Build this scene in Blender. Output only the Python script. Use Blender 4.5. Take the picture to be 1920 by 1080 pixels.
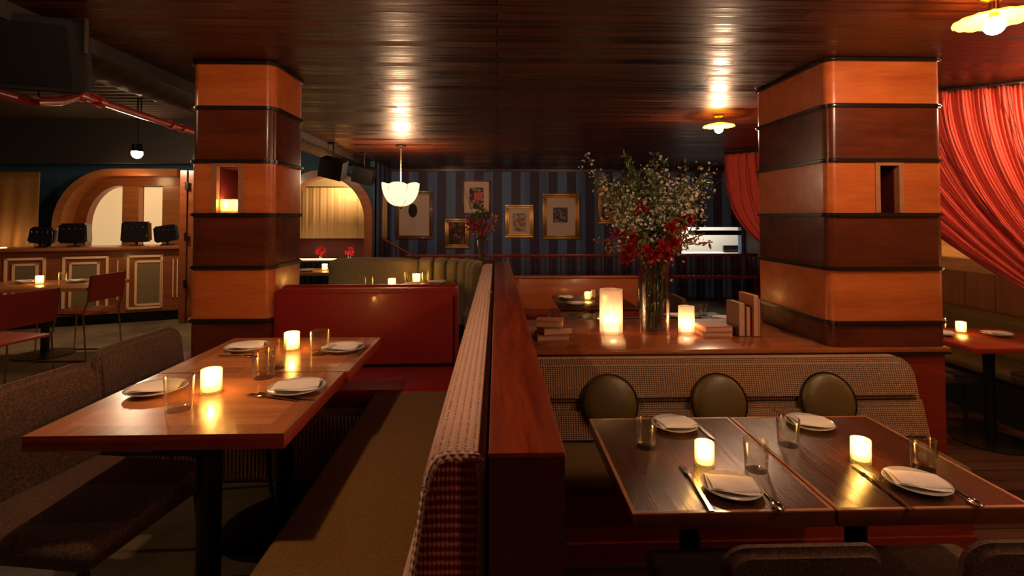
import bpy, bmesh, math, random
from mathutils import Vector, Matrix
PI = math.pi
S = bpy.context.scene
C = S.collection
for o in list(bpy.data.objects): bpy.data.objects.remove(o)
random.seed(7)

# ------------------------------------------------------------ camera, world, light
FOC = 960.0; EYE = 1.35; PITCH = math.radians(1.4); YAW = math.radians(-1.73); PY = 383.54
cd = bpy.data.cameras.new('camera'); cam = bpy.data.objects.new('camera', cd); C.objects.link(cam)
cd.sensor_width = 36; cd.lens = 36*FOC/1920; cd.shift_y = -(540-PY)/1920; cd.clip_start = .05
cam.location = (0, 0, EYE); cam.rotation_euler = (PI/2+PITCH, 0, YAW)
S.camera = cam
CM = cam.rotation_euler.to_matrix()
def ray(x, y): return CM @ Vector(((x-960)/FOC, -(y-PY)/FOC, -1))
def atz(x, y, z):
    d = ray(x, y); p = d*((z-EYE)/d.z); return Vector((p.x, p.y, z))
def aty(x, y, Y):
    d = ray(x, y); p = d*(Y/d.y); return Vector((p.x, Y, p.z+EYE))
w = bpy.data.worlds.new('world'); S.world = w; w.use_nodes = True
w.node_tree.nodes['Background'].inputs[0].default_value = (1, .55, .3, 1)
w.node_tree.nodes['Background'].inputs[1].default_value = 0.01
S.view_settings.view_transform = 'Standard'; S.view_settings.look = 'None'
S.view_settings.gamma = 1; S.view_settings.exposure = 0.6; S.view_settings.use_curve_mapping = False
WARM = (1, .575, .335); CAND = (1, .56, .25)
def lamp(name, loc, W, r=.04, col=WARM, kind='POINT', rot=None, size=None, sy=None, spot=None):
    l = bpy.data.lights.new(name, kind); l.energy = W; l.color = col
    if kind == 'AREA':
        l.shape = 'RECTANGLE'; l.size = size; l.size_y = sy or size
    else: l.shadow_soft_size = r
    if spot: l.spot_size = spot; l.spot_blend = .5
    o = bpy.data.objects.new(name, l); C.objects.link(o); o.location = loc
    if rot: o.rotation_euler = rot
    return o

# ------------------------------------------------------------ helpers
def mesh_obj(name, bm, m, parent=None, world=False, ang=35, smooth=True):
    if world and parent is not None:
        mat = Matrix.Translation(parent.location) @ parent.rotation_euler.to_matrix().to_4x4()
        bm.transform(mat.inverted())
    bmesh.ops.recalc_face_normals(bm, faces=bm.faces[:])
    me = bpy.data.meshes.new(name); bm.to_mesh(me); bm.free()
    for mm in (m if isinstance(m, (list, tuple)) else [m]): me.materials.append(mm)
    if smooth:
        me.polygons.foreach_set('use_smooth', [True]*len(me.polygons)); me.set_sharp_from_angle(angle=math.radians(ang))
    o = bpy.data.objects.new(name, me); C.objects.link(o)
    if parent is not None: o.parent = parent
    return o
def tag(o, label, cat=None, group=None, kind=None):
    if label: o['label'] = label
    if cat: o['category'] = cat
    if group: o['group'] = group
    if kind: o['kind'] = kind
    return o
def thing(name, label, cat, loc=(0, 0, 0), rz=0, group=None):
    o = bpy.data.objects.new(name, None); C.objects.link(o); o.empty_display_size = .1
    o.location = loc; o.rotation_euler = (0, 0, rz)
    return tag(o, label, cat, group)
def struct(name, bm, m, label=None, **k):
    o = mesh_obj(name, bm, m, **k); o['kind'] = 'structure'
    if label: o['label'] = label
    return o
def dup(root, loc, rz, label, group=None):
    r = root.copy(); C.objects.link(r); r.location = loc; r.rotation_euler = (0, 0, rz); r['label'] = label
    if group: r['group'] = group
    def rec(a, b):
        for ch in a.children:
            c = ch.copy(); C.objects.link(c); c.parent = b; rec(ch, c)
    rec(root, r); return r
NB = bmesh.new
def box(bm, x0, x1, y0, y1, z0, z1, bev=0, seg=2, M=None, mi=0):
    vs = [bm.verts.new(v) for v in ((x0,y0,z0),(x1,y0,z0),(x1,y1,z0),(x0,y1,z0),(x0,y0,z1),(x1,y0,z1),(x1,y1,z1),(x0,y1,z1))]
    fs = [bm.faces.new([vs[i] for i in q]) for q in ((3,2,1,0),(4,5,6,7),(0,1,5,4),(1,2,6,5),(2,3,7,6),(3,0,4,7))]
    for f in fs: f.material_index = mi
    es = list({e for f in fs for e in f.edges}); allv = vs
    if bev > 0:
        r = bmesh.ops.bevel(bm, geom=es, offset=bev, segments=seg, profile=.5, affect='EDGES', clamp_overlap=True, material=-1)
        allv = list({v for v in r['verts']} | {v for v in vs if v.is_valid})
    if M is not None: bmesh.ops.transform(bm, matrix=M, verts=[v for v in allv if v.is_valid])
    return bm
def bx(*a, **k): return box(NB(), *a, **k)
def prism(bm, poly, z0, z1, M=None, mi=0):          # polygon in xy extruded along z, then M
    a = [bm.verts.new((x, y, z0)) for x, y in poly]; b = [bm.verts.new((x, y, z1)) for x, y in poly]
    n = len(poly)
    bm.faces.new(a[::-1]).material_index = mi; bm.faces.new(b).material_index = mi
    for i in range(n): bm.faces.new([a[i], a[(i+1) % n], b[(i+1) % n], b[i]]).material_index = mi
    if M is not None: bmesh.ops.transform(bm, matrix=M, verts=a+b)
    return bm
XZ = Matrix(((1,0,0,0),(0,0,-1,0),(0,1,0,0),(0,0,0,1)))      # poly x->X, y->Z, extrude -> -Y
YZ = Matrix(((0,0,1,0),(1,0,0,0),(0,1,0,0),(0,0,0,1)))       # poly x->Y, y->Z, extrude -> X
def rrect(x0, x1, y0, y1, r, n=6, corners=(1,1,1,1)):
    pts = []
    for (cx, cy, a0, c) in ((x1-r, y0+r, -PI/2, corners[0]), (x1-r, y1-r, 0, corners[1]), (x0+r, y1-r, PI/2, corners[2]), (x0+r, y0+r, PI, corners[3])):
        if c:
            for i in range(n+1):
                a = a0+PI/2*i/n; pts.append((cx+r*math.cos(a), cy+r*math.sin(a)))
        else:
            pts.append((cx+(r if cx > (x0+x1)/2 else -r), cy+(r if cy > (y0+y1)/2 else -r)))
    return pts
def lathe(bm, prof, seg=32, c=(0,0,0), fn=None, mi=0):
    rings = []
    for r, z in prof:
        if r < 1e-5: rings.append([bm.verts.new((c[0], c[1], c[2]+z))])
        else:
            ring = []
            for i in range(seg):
                a = 2*PI*i/seg; rr, zz = (r, z) if fn is None else fn(r, z, a)
                ring.append(bm.verts.new((c[0]+rr*math.cos(a), c[1]+rr*math.sin(a), c[2]+zz)))
            rings.append(ring)
    for A, B in zip(rings, rings[1:]):
        for i in range(seg):
            j = (i+1) % seg
            if len(A) == 1 and len(B) == 1: continue
            q = [A[0], B[j], B[i]] if len(A) == 1 else [A[i], A[j], B[0]] if len(B) == 1 else [A[i], A[j], B[j], B[i]]
            bm.faces.new(q).material_index = mi
    return bm
def cyl(bm, x, y, z0, z1, r, seg=20, mi=0): return lathe(bm, [(0,z0),(r,z0),(r,z1),(0,z1)], seg, (x,y,0), mi=mi)
def tube(bm, pts, r, seg=8, mi=0):
    pts = [Vector(p) for p in pts]; n = len(pts); rs = r if isinstance(r, (list, tuple)) else [r]*n
    t0 = (pts[1]-pts[0]).normalized(); up = Vector((0,0,1)) if abs(t0.z) < .9 else Vector((1,0,0))
    nrm = t0.cross(up).normalized(); rings = []; pt = t0
    for i, p in enumerate(pts):
        t = ((pts[min(i+1, n-1)]-pts[i]).normalized()+(pts[i]-pts[max(i-1, 0)]).normalized()).normalized() if 0 < i < n-1 else (pts[min(i+1,n-1)]-pts[max(i-1,0)]).normalized()
        nrm = (pt.rotation_difference(t) @ nrm).normalized(); pt = t; bn = t.cross(nrm)
        rings.append([bm.verts.new(p+(nrm*math.cos(2*PI*k/seg)+bn*math.sin(2*PI*k/seg))*rs[i]) for k in range(seg)])
    for A, B in zip(rings, rings[1:]):
        for k in range(seg): bm.faces.new([A[k], A[(k+1) % seg], B[(k+1) % seg], B[k]]).material_index = mi
    bm.faces.new(rings[0][::-1]).material_index = mi; bm.faces.new(rings[-1]).material_index = mi
    return bm
def ball(bm, c, r, seg=12, rings=8, sz=1.0, mi=0):
    return lathe(bm, [(r*math.sin(PI*i/rings), -r*sz*math.cos(PI*i/rings)) for i in range(rings+1)], seg, c, mi=mi)
def grid(bm, fn, nu, nv, mi=0):
    V = [[bm.verts.new(fn(i/nu, j/nv)) for j in range(nv+1)] for i in range(nu+1)]
    for i in range(nu):
        for j in range(nv): bm.faces.new([V[i][j], V[i+1][j], V[i+1][j+1], V[i][j+1]]).material_index = mi
    return V

# ------------------------------------------------------------ materials
def mat(name):
    m = bpy.data.materials.new(name); m.use_nodes = True; nt = m.node_tree
    return m, nt, nt.nodes['Principled BSDF']
def col(c): return (c[0], c[1], c[2], 1)
def nd(nt, t, **k):
    n = nt.nodes.new(t)
    for a, b in k.items():
        if a.startswith('_'): setattr(n, a[1:], b)
        else: n.inputs[int(a[1:]) if a[0] == 'i' and a[1:].isdigit() else a].default_value = b
    return n
def simple(name, c, rough=.5, metal=0, spec=.5, emit=None, es=0, coat=0, bump=0, bscale=60, sss=0):
    m, nt, b = mat(name)
    b.inputs['Base Color'].default_value = col(c); b.inputs['Roughness'].default_value = rough
    b.inputs['Metallic'].default_value = metal; b.inputs['Specular IOR Level'].default_value = spec
    b.inputs['Coat Weight'].default_value = coat
    if emit: b.inputs['Emission Color'].default_value = col(emit); b.inputs['Emission Strength'].default_value = es
    if sss: b.inputs['Subsurface Weight'].default_value = sss; b.inputs['Subsurface Radius'].default_value = (.02,.012,.006)
    tc = nd(nt, 'ShaderNodeTexCoord'); n = nd(nt, 'ShaderNodeTexNoise', Scale=bscale, Detail=3.0); nt.links.new(tc.outputs['Object'], n.inputs['Vector'])
    mx = nd(nt, 'ShaderNodeMix', _data_type='RGBA', _blend_type='MULTIPLY'); mx.inputs[0].default_value = .25
    mx.inputs[6].default_value = col(c); nt.links.new(n.outputs['Fac'], mx.inputs[7]); nt.links.new(mx.outputs[2], b.inputs['Base Color'])
    if bump:
        bp = nd(nt, 'ShaderNodeBump', Strength=bump, Distance=.003); nt.links.new(n.outputs['Fac'], bp.inputs['Height']); nt.links.new(bp.outputs[0], b.inputs['Normal'])
    return m
def wood(name, c1, c2, axis='X', scale=1, rough=.3, coat=.3, planks=None, bump=.15, stretch=14, spec=.5, rvar=0):
    m, nt, b = mat(name); L = nt.links.new
    tc = nd(nt, 'ShaderNodeTexCoord'); mp = nd(nt, 'ShaderNodeMapping')
    k = stretch*scale; s = {'X': (scale, k, k), 'Y': (k, scale, k), 'Z': (k, k, scale)}[axis]
    mp.inputs['Scale'].default_value = s; L(tc.outputs['Object'], mp.inputs['Vector'])
    n1 = nd(nt, 'ShaderNodeTexNoise', Scale=1.6, Detail=8.0, Roughness=.65, Distortion=.4); L(mp.outputs[0], n1.inputs['Vector'])
    n2 = nd(nt, 'ShaderNodeTexNoise', Scale=9.0, Detail=4.0); L(mp.outputs[0], n2.inputs['Vector'])
    ad = nd(nt, 'ShaderNodeMath', _operation='MULTIPLY_ADD'); ad.inputs[1].default_value = .35; L(n2.outputs['Fac'], ad.inputs[0]); L(n1.outputs['Fac'], ad.inputs[2])
    rp = nd(nt, 'ShaderNodeValToRGB'); rp.color_ramp.elements[0].position = .42; rp.color_ramp.elements[0].color = col(c1)
    rp.color_ramp.elements[1].position = .88; rp.color_ramp.elements[1].color = col(c2); L(ad.outputs[0], rp.inputs[0])
    out = rp.outputs[0]; hgt = ad.outputs[0]
    if planks:
        br = nd(nt, 'ShaderNodeTexBrick', Scale=1.0); br.offset = .37
        m2 = nd(nt, 'ShaderNodeMapping'); L(tc.outputs['Object'], m2.inputs['Vector'])
        if axis == 'Y': m2.inputs['Rotation'].default_value = (0, 0, PI/2)
        L(m2.outputs[0], br.inputs['Vector'])
        br.inputs['Brick Width'].default_value = planks[0]; br.inputs['Row Height'].default_value = planks[1]; br.inputs['Mortar Size'].default_value = planks[2]
        br.inputs['Color1'].default_value = (.45,.45,.45,1); br.inputs['Color2'].default_value = (1.25,1.2,1.15,1); br.inputs['Mortar'].default_value = (.1,.1,.1,1)
        mx = nd(nt, 'ShaderNodeMix', _data_type='RGBA', _blend_type='MULTIPLY'); mx.inputs[0].default_value = 1
        L(out, mx.inputs[6]); L(br.outputs['Color'], mx.inputs[7]); out = mx.outputs[2]
    L(out, b.inputs['Base Color'])
    if rvar:
        r2 = nd(nt, 'ShaderNodeMapRange'); r2.inputs[1].default_value = .35; r2.inputs[2].default_value = .75; r2.inputs[3].default_value = rough-rvar*.3; r2.inputs[4].default_value = rough+rvar
        mxr = nd(nt, 'ShaderNodeMath', _operation='MULTIPLY_ADD'); mxr.inputs[1].default_value = .35; L(br.outputs['Color'], mxr.inputs[0]); L(n1.outputs['Fac'], mxr.inputs[2])
        sb = nd(nt, 'ShaderNodeMath', _operation='SUBTRACT'); sb.inputs[1].default_value = .28; L(mxr.outputs[0], sb.inputs[0]); L(sb.outputs[0], r2.inputs[0]); L(r2.outputs[0], b.inputs['Roughness'])
    b.inputs['Roughness'].default_value = rough; b.inputs['Coat Weight'].default_value = coat; b.inputs['Coat Roughness'].default_value = .12
    b.inputs['Specular IOR Level'].default_value = spec
    bp = nd(nt, 'ShaderNodeBump', Strength=bump, Distance=.002); L(hgt, bp.inputs['Height']); L(bp.outputs[0], b.inputs['Normal'])
    return m
def fabric(name, c1, c2, s=(400,400,400), rough=.95, bump=.6, uv=False, thr=(.35,.65), speck=None, dist=.002, wx=1.0, wst=.5):
    m, nt, b = mat(name); L = nt.links.new
    tc = nd(nt, 'ShaderNodeTexCoord'); sp = nd(nt, 'ShaderNodeSeparateXYZ'); L(tc.outputs['UV' if uv else 'Object'], sp.inputs[0])
    def sn(o, k, ph=None):
        mu = nd(nt, 'ShaderNodeMath', _operation='MULTIPLY'); mu.inputs[1].default_value = k; L(o, mu.inputs[0]); v = mu.outputs[0]
        if ph is not None:
            a = nd(nt, 'ShaderNodeMath', _operation='ADD'); L(v, a.inputs[0]); L(ph, a.inputs[1]); v = a.outputs[0]
        si = nd(nt, 'ShaderNodeMath', _operation='SINE'); L(v, si.inputs[0]); return si.outputs[0]
    if uv:
        a = sn(sp.outputs[0], s[0]); bb = sn(sp.outputs[1], s[1]); t = a; u = bb
        mu = nd(nt, 'ShaderNodeMath', _operation='MULTIPLY_ADD'); mu.inputs[1].default_value = wst; L(u, mu.inputs[0]); L(t, mu.inputs[2]); v = mu.outputs[0]
    else:
        a = sn(sp.outputs[0], s[0]); bb = sn(sp.outputs[1], s[1]); c3 = sn(sp.outputs[2], s[2])
        m1 = nd(nt, 'ShaderNodeMath', _operation='MULTIPLY_ADD'); m1.inputs[1].default_value = wx; L(a, m1.inputs[0]); L(bb, m1.inputs[2])
        m2 = nd(nt, 'ShaderNodeMath', _operation='ADD'); L(m1.outputs[0], m2.inputs[0]); L(c3, m2.inputs[1]); v = m2.outputs[0]
    nz = nd(nt, 'ShaderNodeTexNoise', Scale=120.0, Detail=2.0); L(tc.outputs['Object'], nz.inputs['Vector'])
    mr = nd(nt, 'ShaderNodeMapRange'); mr.inputs[1].default_value = -1.5; mr.inputs[2].default_value = 1.5; L(v, mr.inputs[0])
    sc = nd(nt, 'ShaderNodeMath', _operation='MULTIPLY_ADD'); sc.inputs[1].default_value = .6; L(nz.outputs['Fac'], sc.inputs[0]); L(mr.outputs[0], sc.inputs[2])
    rp = nd(nt, 'ShaderNodeValToRGB'); rp.color_ramp.elements[0].position = thr[0]+.3; rp.color_ramp.elements[0].color = col(c1)
    rp.color_ramp.elements[1].position = min(1, thr[1]+.3); rp.color_ramp.elements[1].color = col(c2); L(sc.outputs[0], rp.inputs[0])
    out = rp.outputs[0]
    if speck:
        vn = nd(nt, 'ShaderNodeTexNoise', Scale=260.0, Detail=1.0); L(tc.outputs['Object'], vn.inputs['Vector'])
        gt = nd(nt, 'ShaderNodeMapRange'); gt.inputs[1].default_value = .62; gt.inputs[2].default_value = .7; L(vn.outputs['Fac'], gt.inputs[0])
        mx = nd(nt, 'ShaderNodeMix', _data_type='RGBA'); L(gt.outputs[0], mx.inputs[0]); L(out, mx.inputs[6]); mx.inputs[7].default_value = col(speck); out = mx.outputs[2]
    L(out, b.inputs['Base Color']); b.inputs['Roughness'].default_value = rough; b.inputs['Specular IOR Level'].default_value = .2
    b.inputs['Sheen Weight'].default_value = .15
    bp = nd(nt, 'ShaderNodeBump', Strength=bump, Distance=dist); L(v, bp.inputs['Height']); L(bp.outputs[0], b.inputs['Normal'])
    return m
def glass(name, tint=(1,1,1), rough=.02, ior=1.45, haze=0.0, hc=(1,.9,.75)):
    m = bpy.data.materials.new(name); m.use_nodes = True; nt = m.node_tree; nt.nodes.clear(); L = nt.links.new
    out = nd(nt, 'ShaderNodeOutputMaterial'); tr = nd(nt, 'ShaderNodeBsdfTransparent'); tr.inputs[0].default_value = col(tint)
    gl = nd(nt, 'ShaderNodeBsdfGlossy', Roughness=rough); lw = nd(nt, 'ShaderNodeLayerWeight', Blend=.5); pw = nd(nt, 'ShaderNodeMath', _operation='POWER'); pw.inputs[1].default_value = 2.5; L(lw.outputs['Facing'], pw.inputs[0])
    fr = nd(nt, 'ShaderNodeMath', _operation='MULTIPLY_ADD'); fr.inputs[1].default_value = .95; fr.inputs[2].default_value = .07; L(pw.outputs[0], fr.inputs[0])
    tc = nd(nt, 'ShaderNodeTexCoord'); nz = nd(nt, 'ShaderNodeTexNoise', Scale=30.0); L(tc.outputs['Object'], nz.inputs['Vector'])
    bp = nd(nt, 'ShaderNodeBump', Strength=.15, Distance=.002); L(nz.outputs['Fac'], bp.inputs['Height']); L(bp.outputs[0], gl.inputs['Normal'])
    ms = nd(nt, 'ShaderNodeMixShader'); L(fr.outputs[0], ms.inputs[0]); L(tr.outputs[0], ms.inputs[1]); L(gl.outputs[0], ms.inputs[2]); s = ms.outputs[0]
    if haze:
        tl = nd(nt, 'ShaderNodeBsdfTranslucent'); tl.inputs[0].default_value = col(hc); df = nd(nt, 'ShaderNodeBsdfDiffuse'); df.inputs[0].default_value = col(hc)
        m1 = nd(nt, 'ShaderNodeMixShader'); m1.inputs[0].default_value = .35; L(tl.outputs[0], m1.inputs[1]); L(df.outputs[0], m1.inputs[2])
        m2 = nd(nt, 'ShaderNodeMixShader'); m2.inputs[0].default_value = haze; L(s, m2.inputs[1]); L(m1.outputs[0], m2.inputs[2]); s = m2.outputs[0]
    L(s, out.inputs[0]); return m
def emis(name, c, s):
    return simple(name, c, .5, emit=c, es=s)

M = {}
M['wood_table'] = wood('wood_table', (.34,.11,.036), (.52,.19,.066), 'X', 1.2, .27, .2)
M['wood_border'] = wood('wood_border', (.22,.068,.022), (.40,.14,.048), 'Y', 1.2, .27, .3)
M['wood_edge'] = wood('wood_edge', (.22,.016,.008), (.34,.032,.013), 'X', 1, .35, .2)
M['wood_dark'] = wood('wood_dark', (.014,.005,.003), (.10,.028,.010), 'Y', 1.5, .22, .15, bump=1.0, stretch=26)
M['wood_dark_edge'] = wood('wood_dark_edge', (.06,.014,.006), (.13,.03,.012), 'X', 1, .3, .4)
M['inlay'] = wood('inlay', (.30,.12,.05), (.42,.18,.08), 'X', 1, .3, .3)
M['col_light'] = wood('col_light', (.40,.075,.016), (.62,.16,.036), 'X', .9, .30, .10, stretch=7, bump=.05, spec=.4)
M['col_dark'] = wood('col_dark', (.060,.012,.005), (.14,.028,.010), 'X', .9, .27, .10, stretch=6, bump=.05, spec=.3)
M['moulding'] = simple('dark_moulding', (.018,.010,.007), .25, coat=.3)
M['divider'] = wood('divider_wood', (.10,.010,.004), (.33,.048,.012), 'Y', 1.3, .32, .25, bump=.1)
M['divider_end'] = wood('divider_end_wood', (.06,.008,.005), (.11,.014,.007), 'Z', 1.3, .4, .1, bump=.08)
M['red_wood'] = wood('red_wood', (.20,.018,.008), (.32,.034,.013), 'X', 1, .35, .25, bump=.08)
M['ledge'] = wood('ledge_wood', (.24,.055,.016), (.42,.12,.034), 'X', 1.2, .22, .35, bump=.08)
M['ceil'] = wood('ceiling_wood', (.008,.002,.001), (.115,.029,.008), 'X', .6, .33, 0, planks=(2.3,.095,.003), bump=1.0, stretch=40, spec=.2, rvar=.35)
M['floor_c'] = None
M['floor_w'] = wood('floor_wood', (.045,.018,.008), (.12,.050,.022), 'X', 1, .4, .1, planks=(1.4,.12,.004))
M['bar_wood'] = wood('bar_wood', (.17,.038,.012), (.30,.085,.026), 'X', 1, .3, .3)
M['gold_wood'] = wood('gold_wood', (.24,.075,.020), (.42,.14,.038), 'X', 1, .35, .2)
M['black'] = simple('black_metal', (.008,.008,.008), .35, spec=.4)
M['blackm'] = simple('matte_black', (.012,.011,.011), .7, spec=.2, bump=.2, bscale=200)
M['void'] = simple('black_plenum', (.020,.013,.010), .75)
M['steel'] = simple('cutlery_steel', (.65,.6,.55), .18, 1)
M['chrome'] = simple('copper_tube', (.5,.28,.18), .25, 1)
M['brass'] = simple('brass', (.75,.45,.15), .25, 1)
M['plate'] = simple('white_ceramic', (.62,.56,.52), .12, coat=.5)
M['napkin'] = simple('white_linen', (.90,.78,.72), .9, spec=.2, bump=.3, bscale=350)
M['vinyl_red'] = simple('red_vinyl', (.26,.010,.008), .38, coat=.15, bump=.15, bscale=25)
M['vinyl_olive'] = simple('olive_vinyl', (.14,.082,.016), .42, coat=.0, bump=.25, bscale=18)
M['seat_olive'] = fabric('olive_seat', (.125,.060,.010), (.18,.090,.016), (0,0,0), thr=(.40,.62), bump=.15, dist=.0006)
M['tweed'] = fabric('brown_tweed', (.040,.018,.010), (.10,.045,.024), (0,0,0), bump=.3, speck=(.22,.11,.06), thr=(.40,.62), dist=.0006)
M['cord'] = fabric('cream_cord', (.20,.035,.022), (.78,.46,.34), (2*PI/.0150,2*PI/.0075,0), uv=True, bump=.9, thr=(.02,.30), dist=.002, wst=.28)
M['cord_end'] = fabric('maroon_knit', (.26,.012,.010), (.70,.20,.14), (2*PI/.0072,0,2*PI/.0152), bump=.8, thr=(.42,.80), dist=.002, wx=.38)
M['rib_brown'] = fabric('brown_ribbed', (.12,.058,.028), (.46,.25,.13), (2*PI/.013,0,2*PI/.010), bump=.7, thr=(.2,.6), dist=.002)
M['beige_vel'] = fabric('beige_velvet', (.20,.145,.075), (.34,.26,.145), (0,0,0), bump=.2, thr=(.40,.62), dist=.0005)
M['curt_red'] = simple('red_cord_curtain', (.82,.10,.06), .75, bump=.3, bscale=90)
M['curt_gold'] = simple('gold_drape', (.78,.52,.22), .6, bump=.2)
M['olive_panel'] = simple('olive_bar_panel', (.22,.145,.06), .5, bump=.4, bscale=12)
M['glass'] = glass('clear_glass', (.96,.95,.93), .03, 1.5)
M['votive'] = glass('ribbed_votive_glass', (1,.92,.62), .08, 1.5, .30, (1,.86,.5))
M['frost'] = glass('frosted_glass', (1,.96,.9), .25, 1.45, .40, (1,.84,.76))
M['amber'] = glass('amber_shade_glass', (1,.75,.3), .1, 1.5, .55, (1,.7,.25))
M['wax'] = simple('lit_wax', (1,.85,.6), .5, emit=(1,.70,.32), es=2.8)
M['flame'] = emis('candle_flame', (1,.72,.32), 60)
M['bulb'] = emis('bulb', (1,.80,.52), 90)
M['bulb_soft'] = emis('frosted_bulb', (1,.8,.5), 25)
M['book_tan'] = simple('tan_book_cover', (.50,.15,.05), .6)
M['book_red'] = simple('red_book_cover', (.30,.05,.03), .55)
M['book_brown'] = simple('brown_book_cover', (.16,.06,.03), .6)
M['pages'] = simple('book_pages', (.66,.36,.22), .8)
M['stem'] = simple('green_stem', (.06,.075,.02), .6)
M['twig'] = simple('brown_twig', (.10,.055,.03), .7)
M['leaf'] = simple('green_leaf', (.13,.16,.04), .5, bscale=40)
M['leaf_y'] = simple('autumn_leaf', (.36,.15,.03), .5)
M['blossom'] = simple('white_blossom', (.92,.82,.68), .7)
M['petal_red'] = simple('red_petal', (.50,.015,.012), .5)
M['petal_pink'] = simple('pink_petal', (.75,.16,.14), .5)
M['pipe_red'] = simple('red_sprinkler_pipe', (.42,.025,.015), .3, coat=.3)
M['duct'] = simple('dark_duct', (.045,.026,.020), .45, .3)
M['cream_wall'] = simple('cream_alcove', (.80,.60,.33), .8)
M['blue_wall'] = simple('blue_paint', (.035,.11,.19), .7)
M['kitchen'] = simple('kitchen_white', (.85,.85,.80), .5)
M['matb'] = simple('cream_mat_board', (.95,.72,.60), .8)
M['frame_gold'] = simple('gilt_frame', (.50,.27,.07), .3, .6, bump=.6, bscale=60)
M['frame_brown'] = simple('brown_frame', (.20,.075,.025), .35, coat=.3)

def concrete():
    m, nt, b = mat('worn_concrete'); L = nt.links.new
    tc = nd(nt, 'ShaderNodeTexCoord'); n = nd(nt, 'ShaderNodeTexNoise', Scale=1.3, Detail=7.0, Roughness=.6); L(tc.outputs['Object'], n.inputs[0])
    r = nd(nt, 'ShaderNodeValToRGB'); r.color_ramp.elements[0].position = .35; r.color_ramp.elements[0].color = (.095,.062,.030,1)
    r.color_ramp.elements[1].position = .65; r.color_ramp.elements[1].color = (.25,.17,.085,1); L(n.outputs['Fac'], r.inputs[0]); L(r.outputs[0], b.inputs['Base Color'])
    n2 = nd(nt, 'ShaderNodeTexNoise', Scale=18.0, Detail=5.0); L(tc.outputs['Object'], n2.inputs[0])
    mr = nd(nt, 'ShaderNodeMapRange'); mr.inputs[3].default_value = .35; mr.inputs[4].default_value = .7; L(n2.outputs['Fac'], mr.inputs[0]); L(mr.outputs[0], b.inputs['Roughness'])
    bp = nd(nt, 'ShaderNodeBump', Strength=.15, Distance=.003); L(n2.outputs['Fac'], bp.inputs['Height']); L(bp.outputs[0], b.inputs['Normal'])
    return m
M['floor_c'] = concrete()
def stripes():
    m, nt, b = mat('striped_wallpaper'); L = nt.links.new
    tc = nd(nt, 'ShaderNodeTexCoord'); sp = nd(nt, 'ShaderNodeSeparateXYZ'); L(tc.outputs['Object'], sp.inputs[0])
    def st(per, off, thr):
        a = nd(nt, 'ShaderNodeMath', _operation='MULTIPLY_ADD'); a.inputs[1].default_value = 1/per; a.inputs[2].default_value = off; L(sp.outputs[0], a.inputs[0])
        f = nd(nt, 'ShaderNodeMath', _operation='FRACT'); L(a.outputs[0], f.inputs[0])
        g = nd(nt, 'ShaderNodeMath', _operation='GREATER_THAN'); g.inputs[1].default_value = thr; L(f.outputs[0], g.inputs[0]); return g.outputs[0]
    m1 = nd(nt, 'ShaderNodeMix', _data_type='RGBA'); L(st(.37, .2, .5), m1.inputs[0]); m1.inputs[6].default_value = (.045,.035,.085,1); m1.inputs[7].default_value = (.11,.20,.42,1)
    m2 = nd(nt, 'ShaderNodeMix', _data_type='RGBA', _blend_type='MULTIPLY'); L(st(1.11, .1, .6), m2.inputs[0]); L(m1.outputs[2], m2.inputs[6]); m2.inputs[7].default_value = (.75,.72,.8,1)
    L(m2.outputs[2], b.inputs['Base Color']); b.inputs['Roughness'].default_value = .55
    return m
M['stripes'] = stripes()

# ------------------------------------------------------------ setting
ZR = -.28; ZC = 2.30; YB = 10.2
struct('floor', bx(-8.6, .05, -1.6, 13, -.3, 0), M['floor_c'], 'worn concrete floor of the raised left side', smooth=False)
struct('floor', bx(.05, 5.0, -1.6, 13, -.38, ZR), M['floor_w'], 'dark wooden plank floor of the lower right side', smooth=False)
struct('ceiling', bx(-2.15, 5.0, -1.6, YB, ZC, ZC+.12), M['ceil'], 'glossy dark wood plank ceiling', smooth=False)
struct('ceiling', bx(-8.6, -2.15, -1.6, YB+3, 2.85, 2.95), M['void'], 'black exposed ceiling over the bar side', smooth=False)
struct('trim_1', bx(-2.2, -2.15, -1.6, 9.8, 2.22, 2.95), M['void'], 'dark fascia at the edge of the wood ceiling', smooth=False)
struct('wall_back', bx(-2.7, 3.3, YB, YB+.15, ZR, ZC), M['stripes'], 'blue and plum striped wallpaper wall', smooth=False)
b = NB(); box(b, -2.15, 5, YB-.12, YB, ZC-.05, ZC-.002); struct('trim_2', b, M['wood_dark_edge'], 'dark wood beam above the striped wall', smooth=False)
# kitchen pass opening in the wall right of the stripes
k0 = aty(1278, 476, YB); k1 = aty(1390, 426, YB)
b = NB(); box(b, 3.3, k0.x, YB, YB+.15, ZR, ZC); box(b, k0.x, k1.x, YB, YB+.15, ZR, k0.z); box(b, k0.x, k1.x, YB, YB+.15, k1.z, ZC); box(b, k1.x, 5, YB, YB+.15, ZR, ZC)
struct('wall_back', b, M['stripes'], 'striped wall around the kitchen pass', smooth=False)
struct('wall_kitchen', bx(3.0, 6.5, YB+1.6, YB+1.7, ZR, ZC), M['kitchen'], 'white wall of the kitchen behind the pass', smooth=False)
struct('ceiling', bx(3.0, 6.5, YB+.15, YB+1.7, ZC, ZC+.1), M['kitchen'], 'kitchen ceiling', smooth=False)
struct('trim_8', bx(3.0, 6.4, YB+.15, YB+.6, k0.z-.05, k0.z), M['kitchen'], 'white counter of the kitchen pass', smooth=False)
tag(mesh_obj('order_screen', bx(aty(1356,466,YB+.4).x, aty(1386,466,YB+.4).x, YB+.36, YB+.44, k0.z, aty(1356,460,YB+.4).z, bev=.01), M['black']), 'black screen standing on the bright kitchen pass', 'screen')
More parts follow.
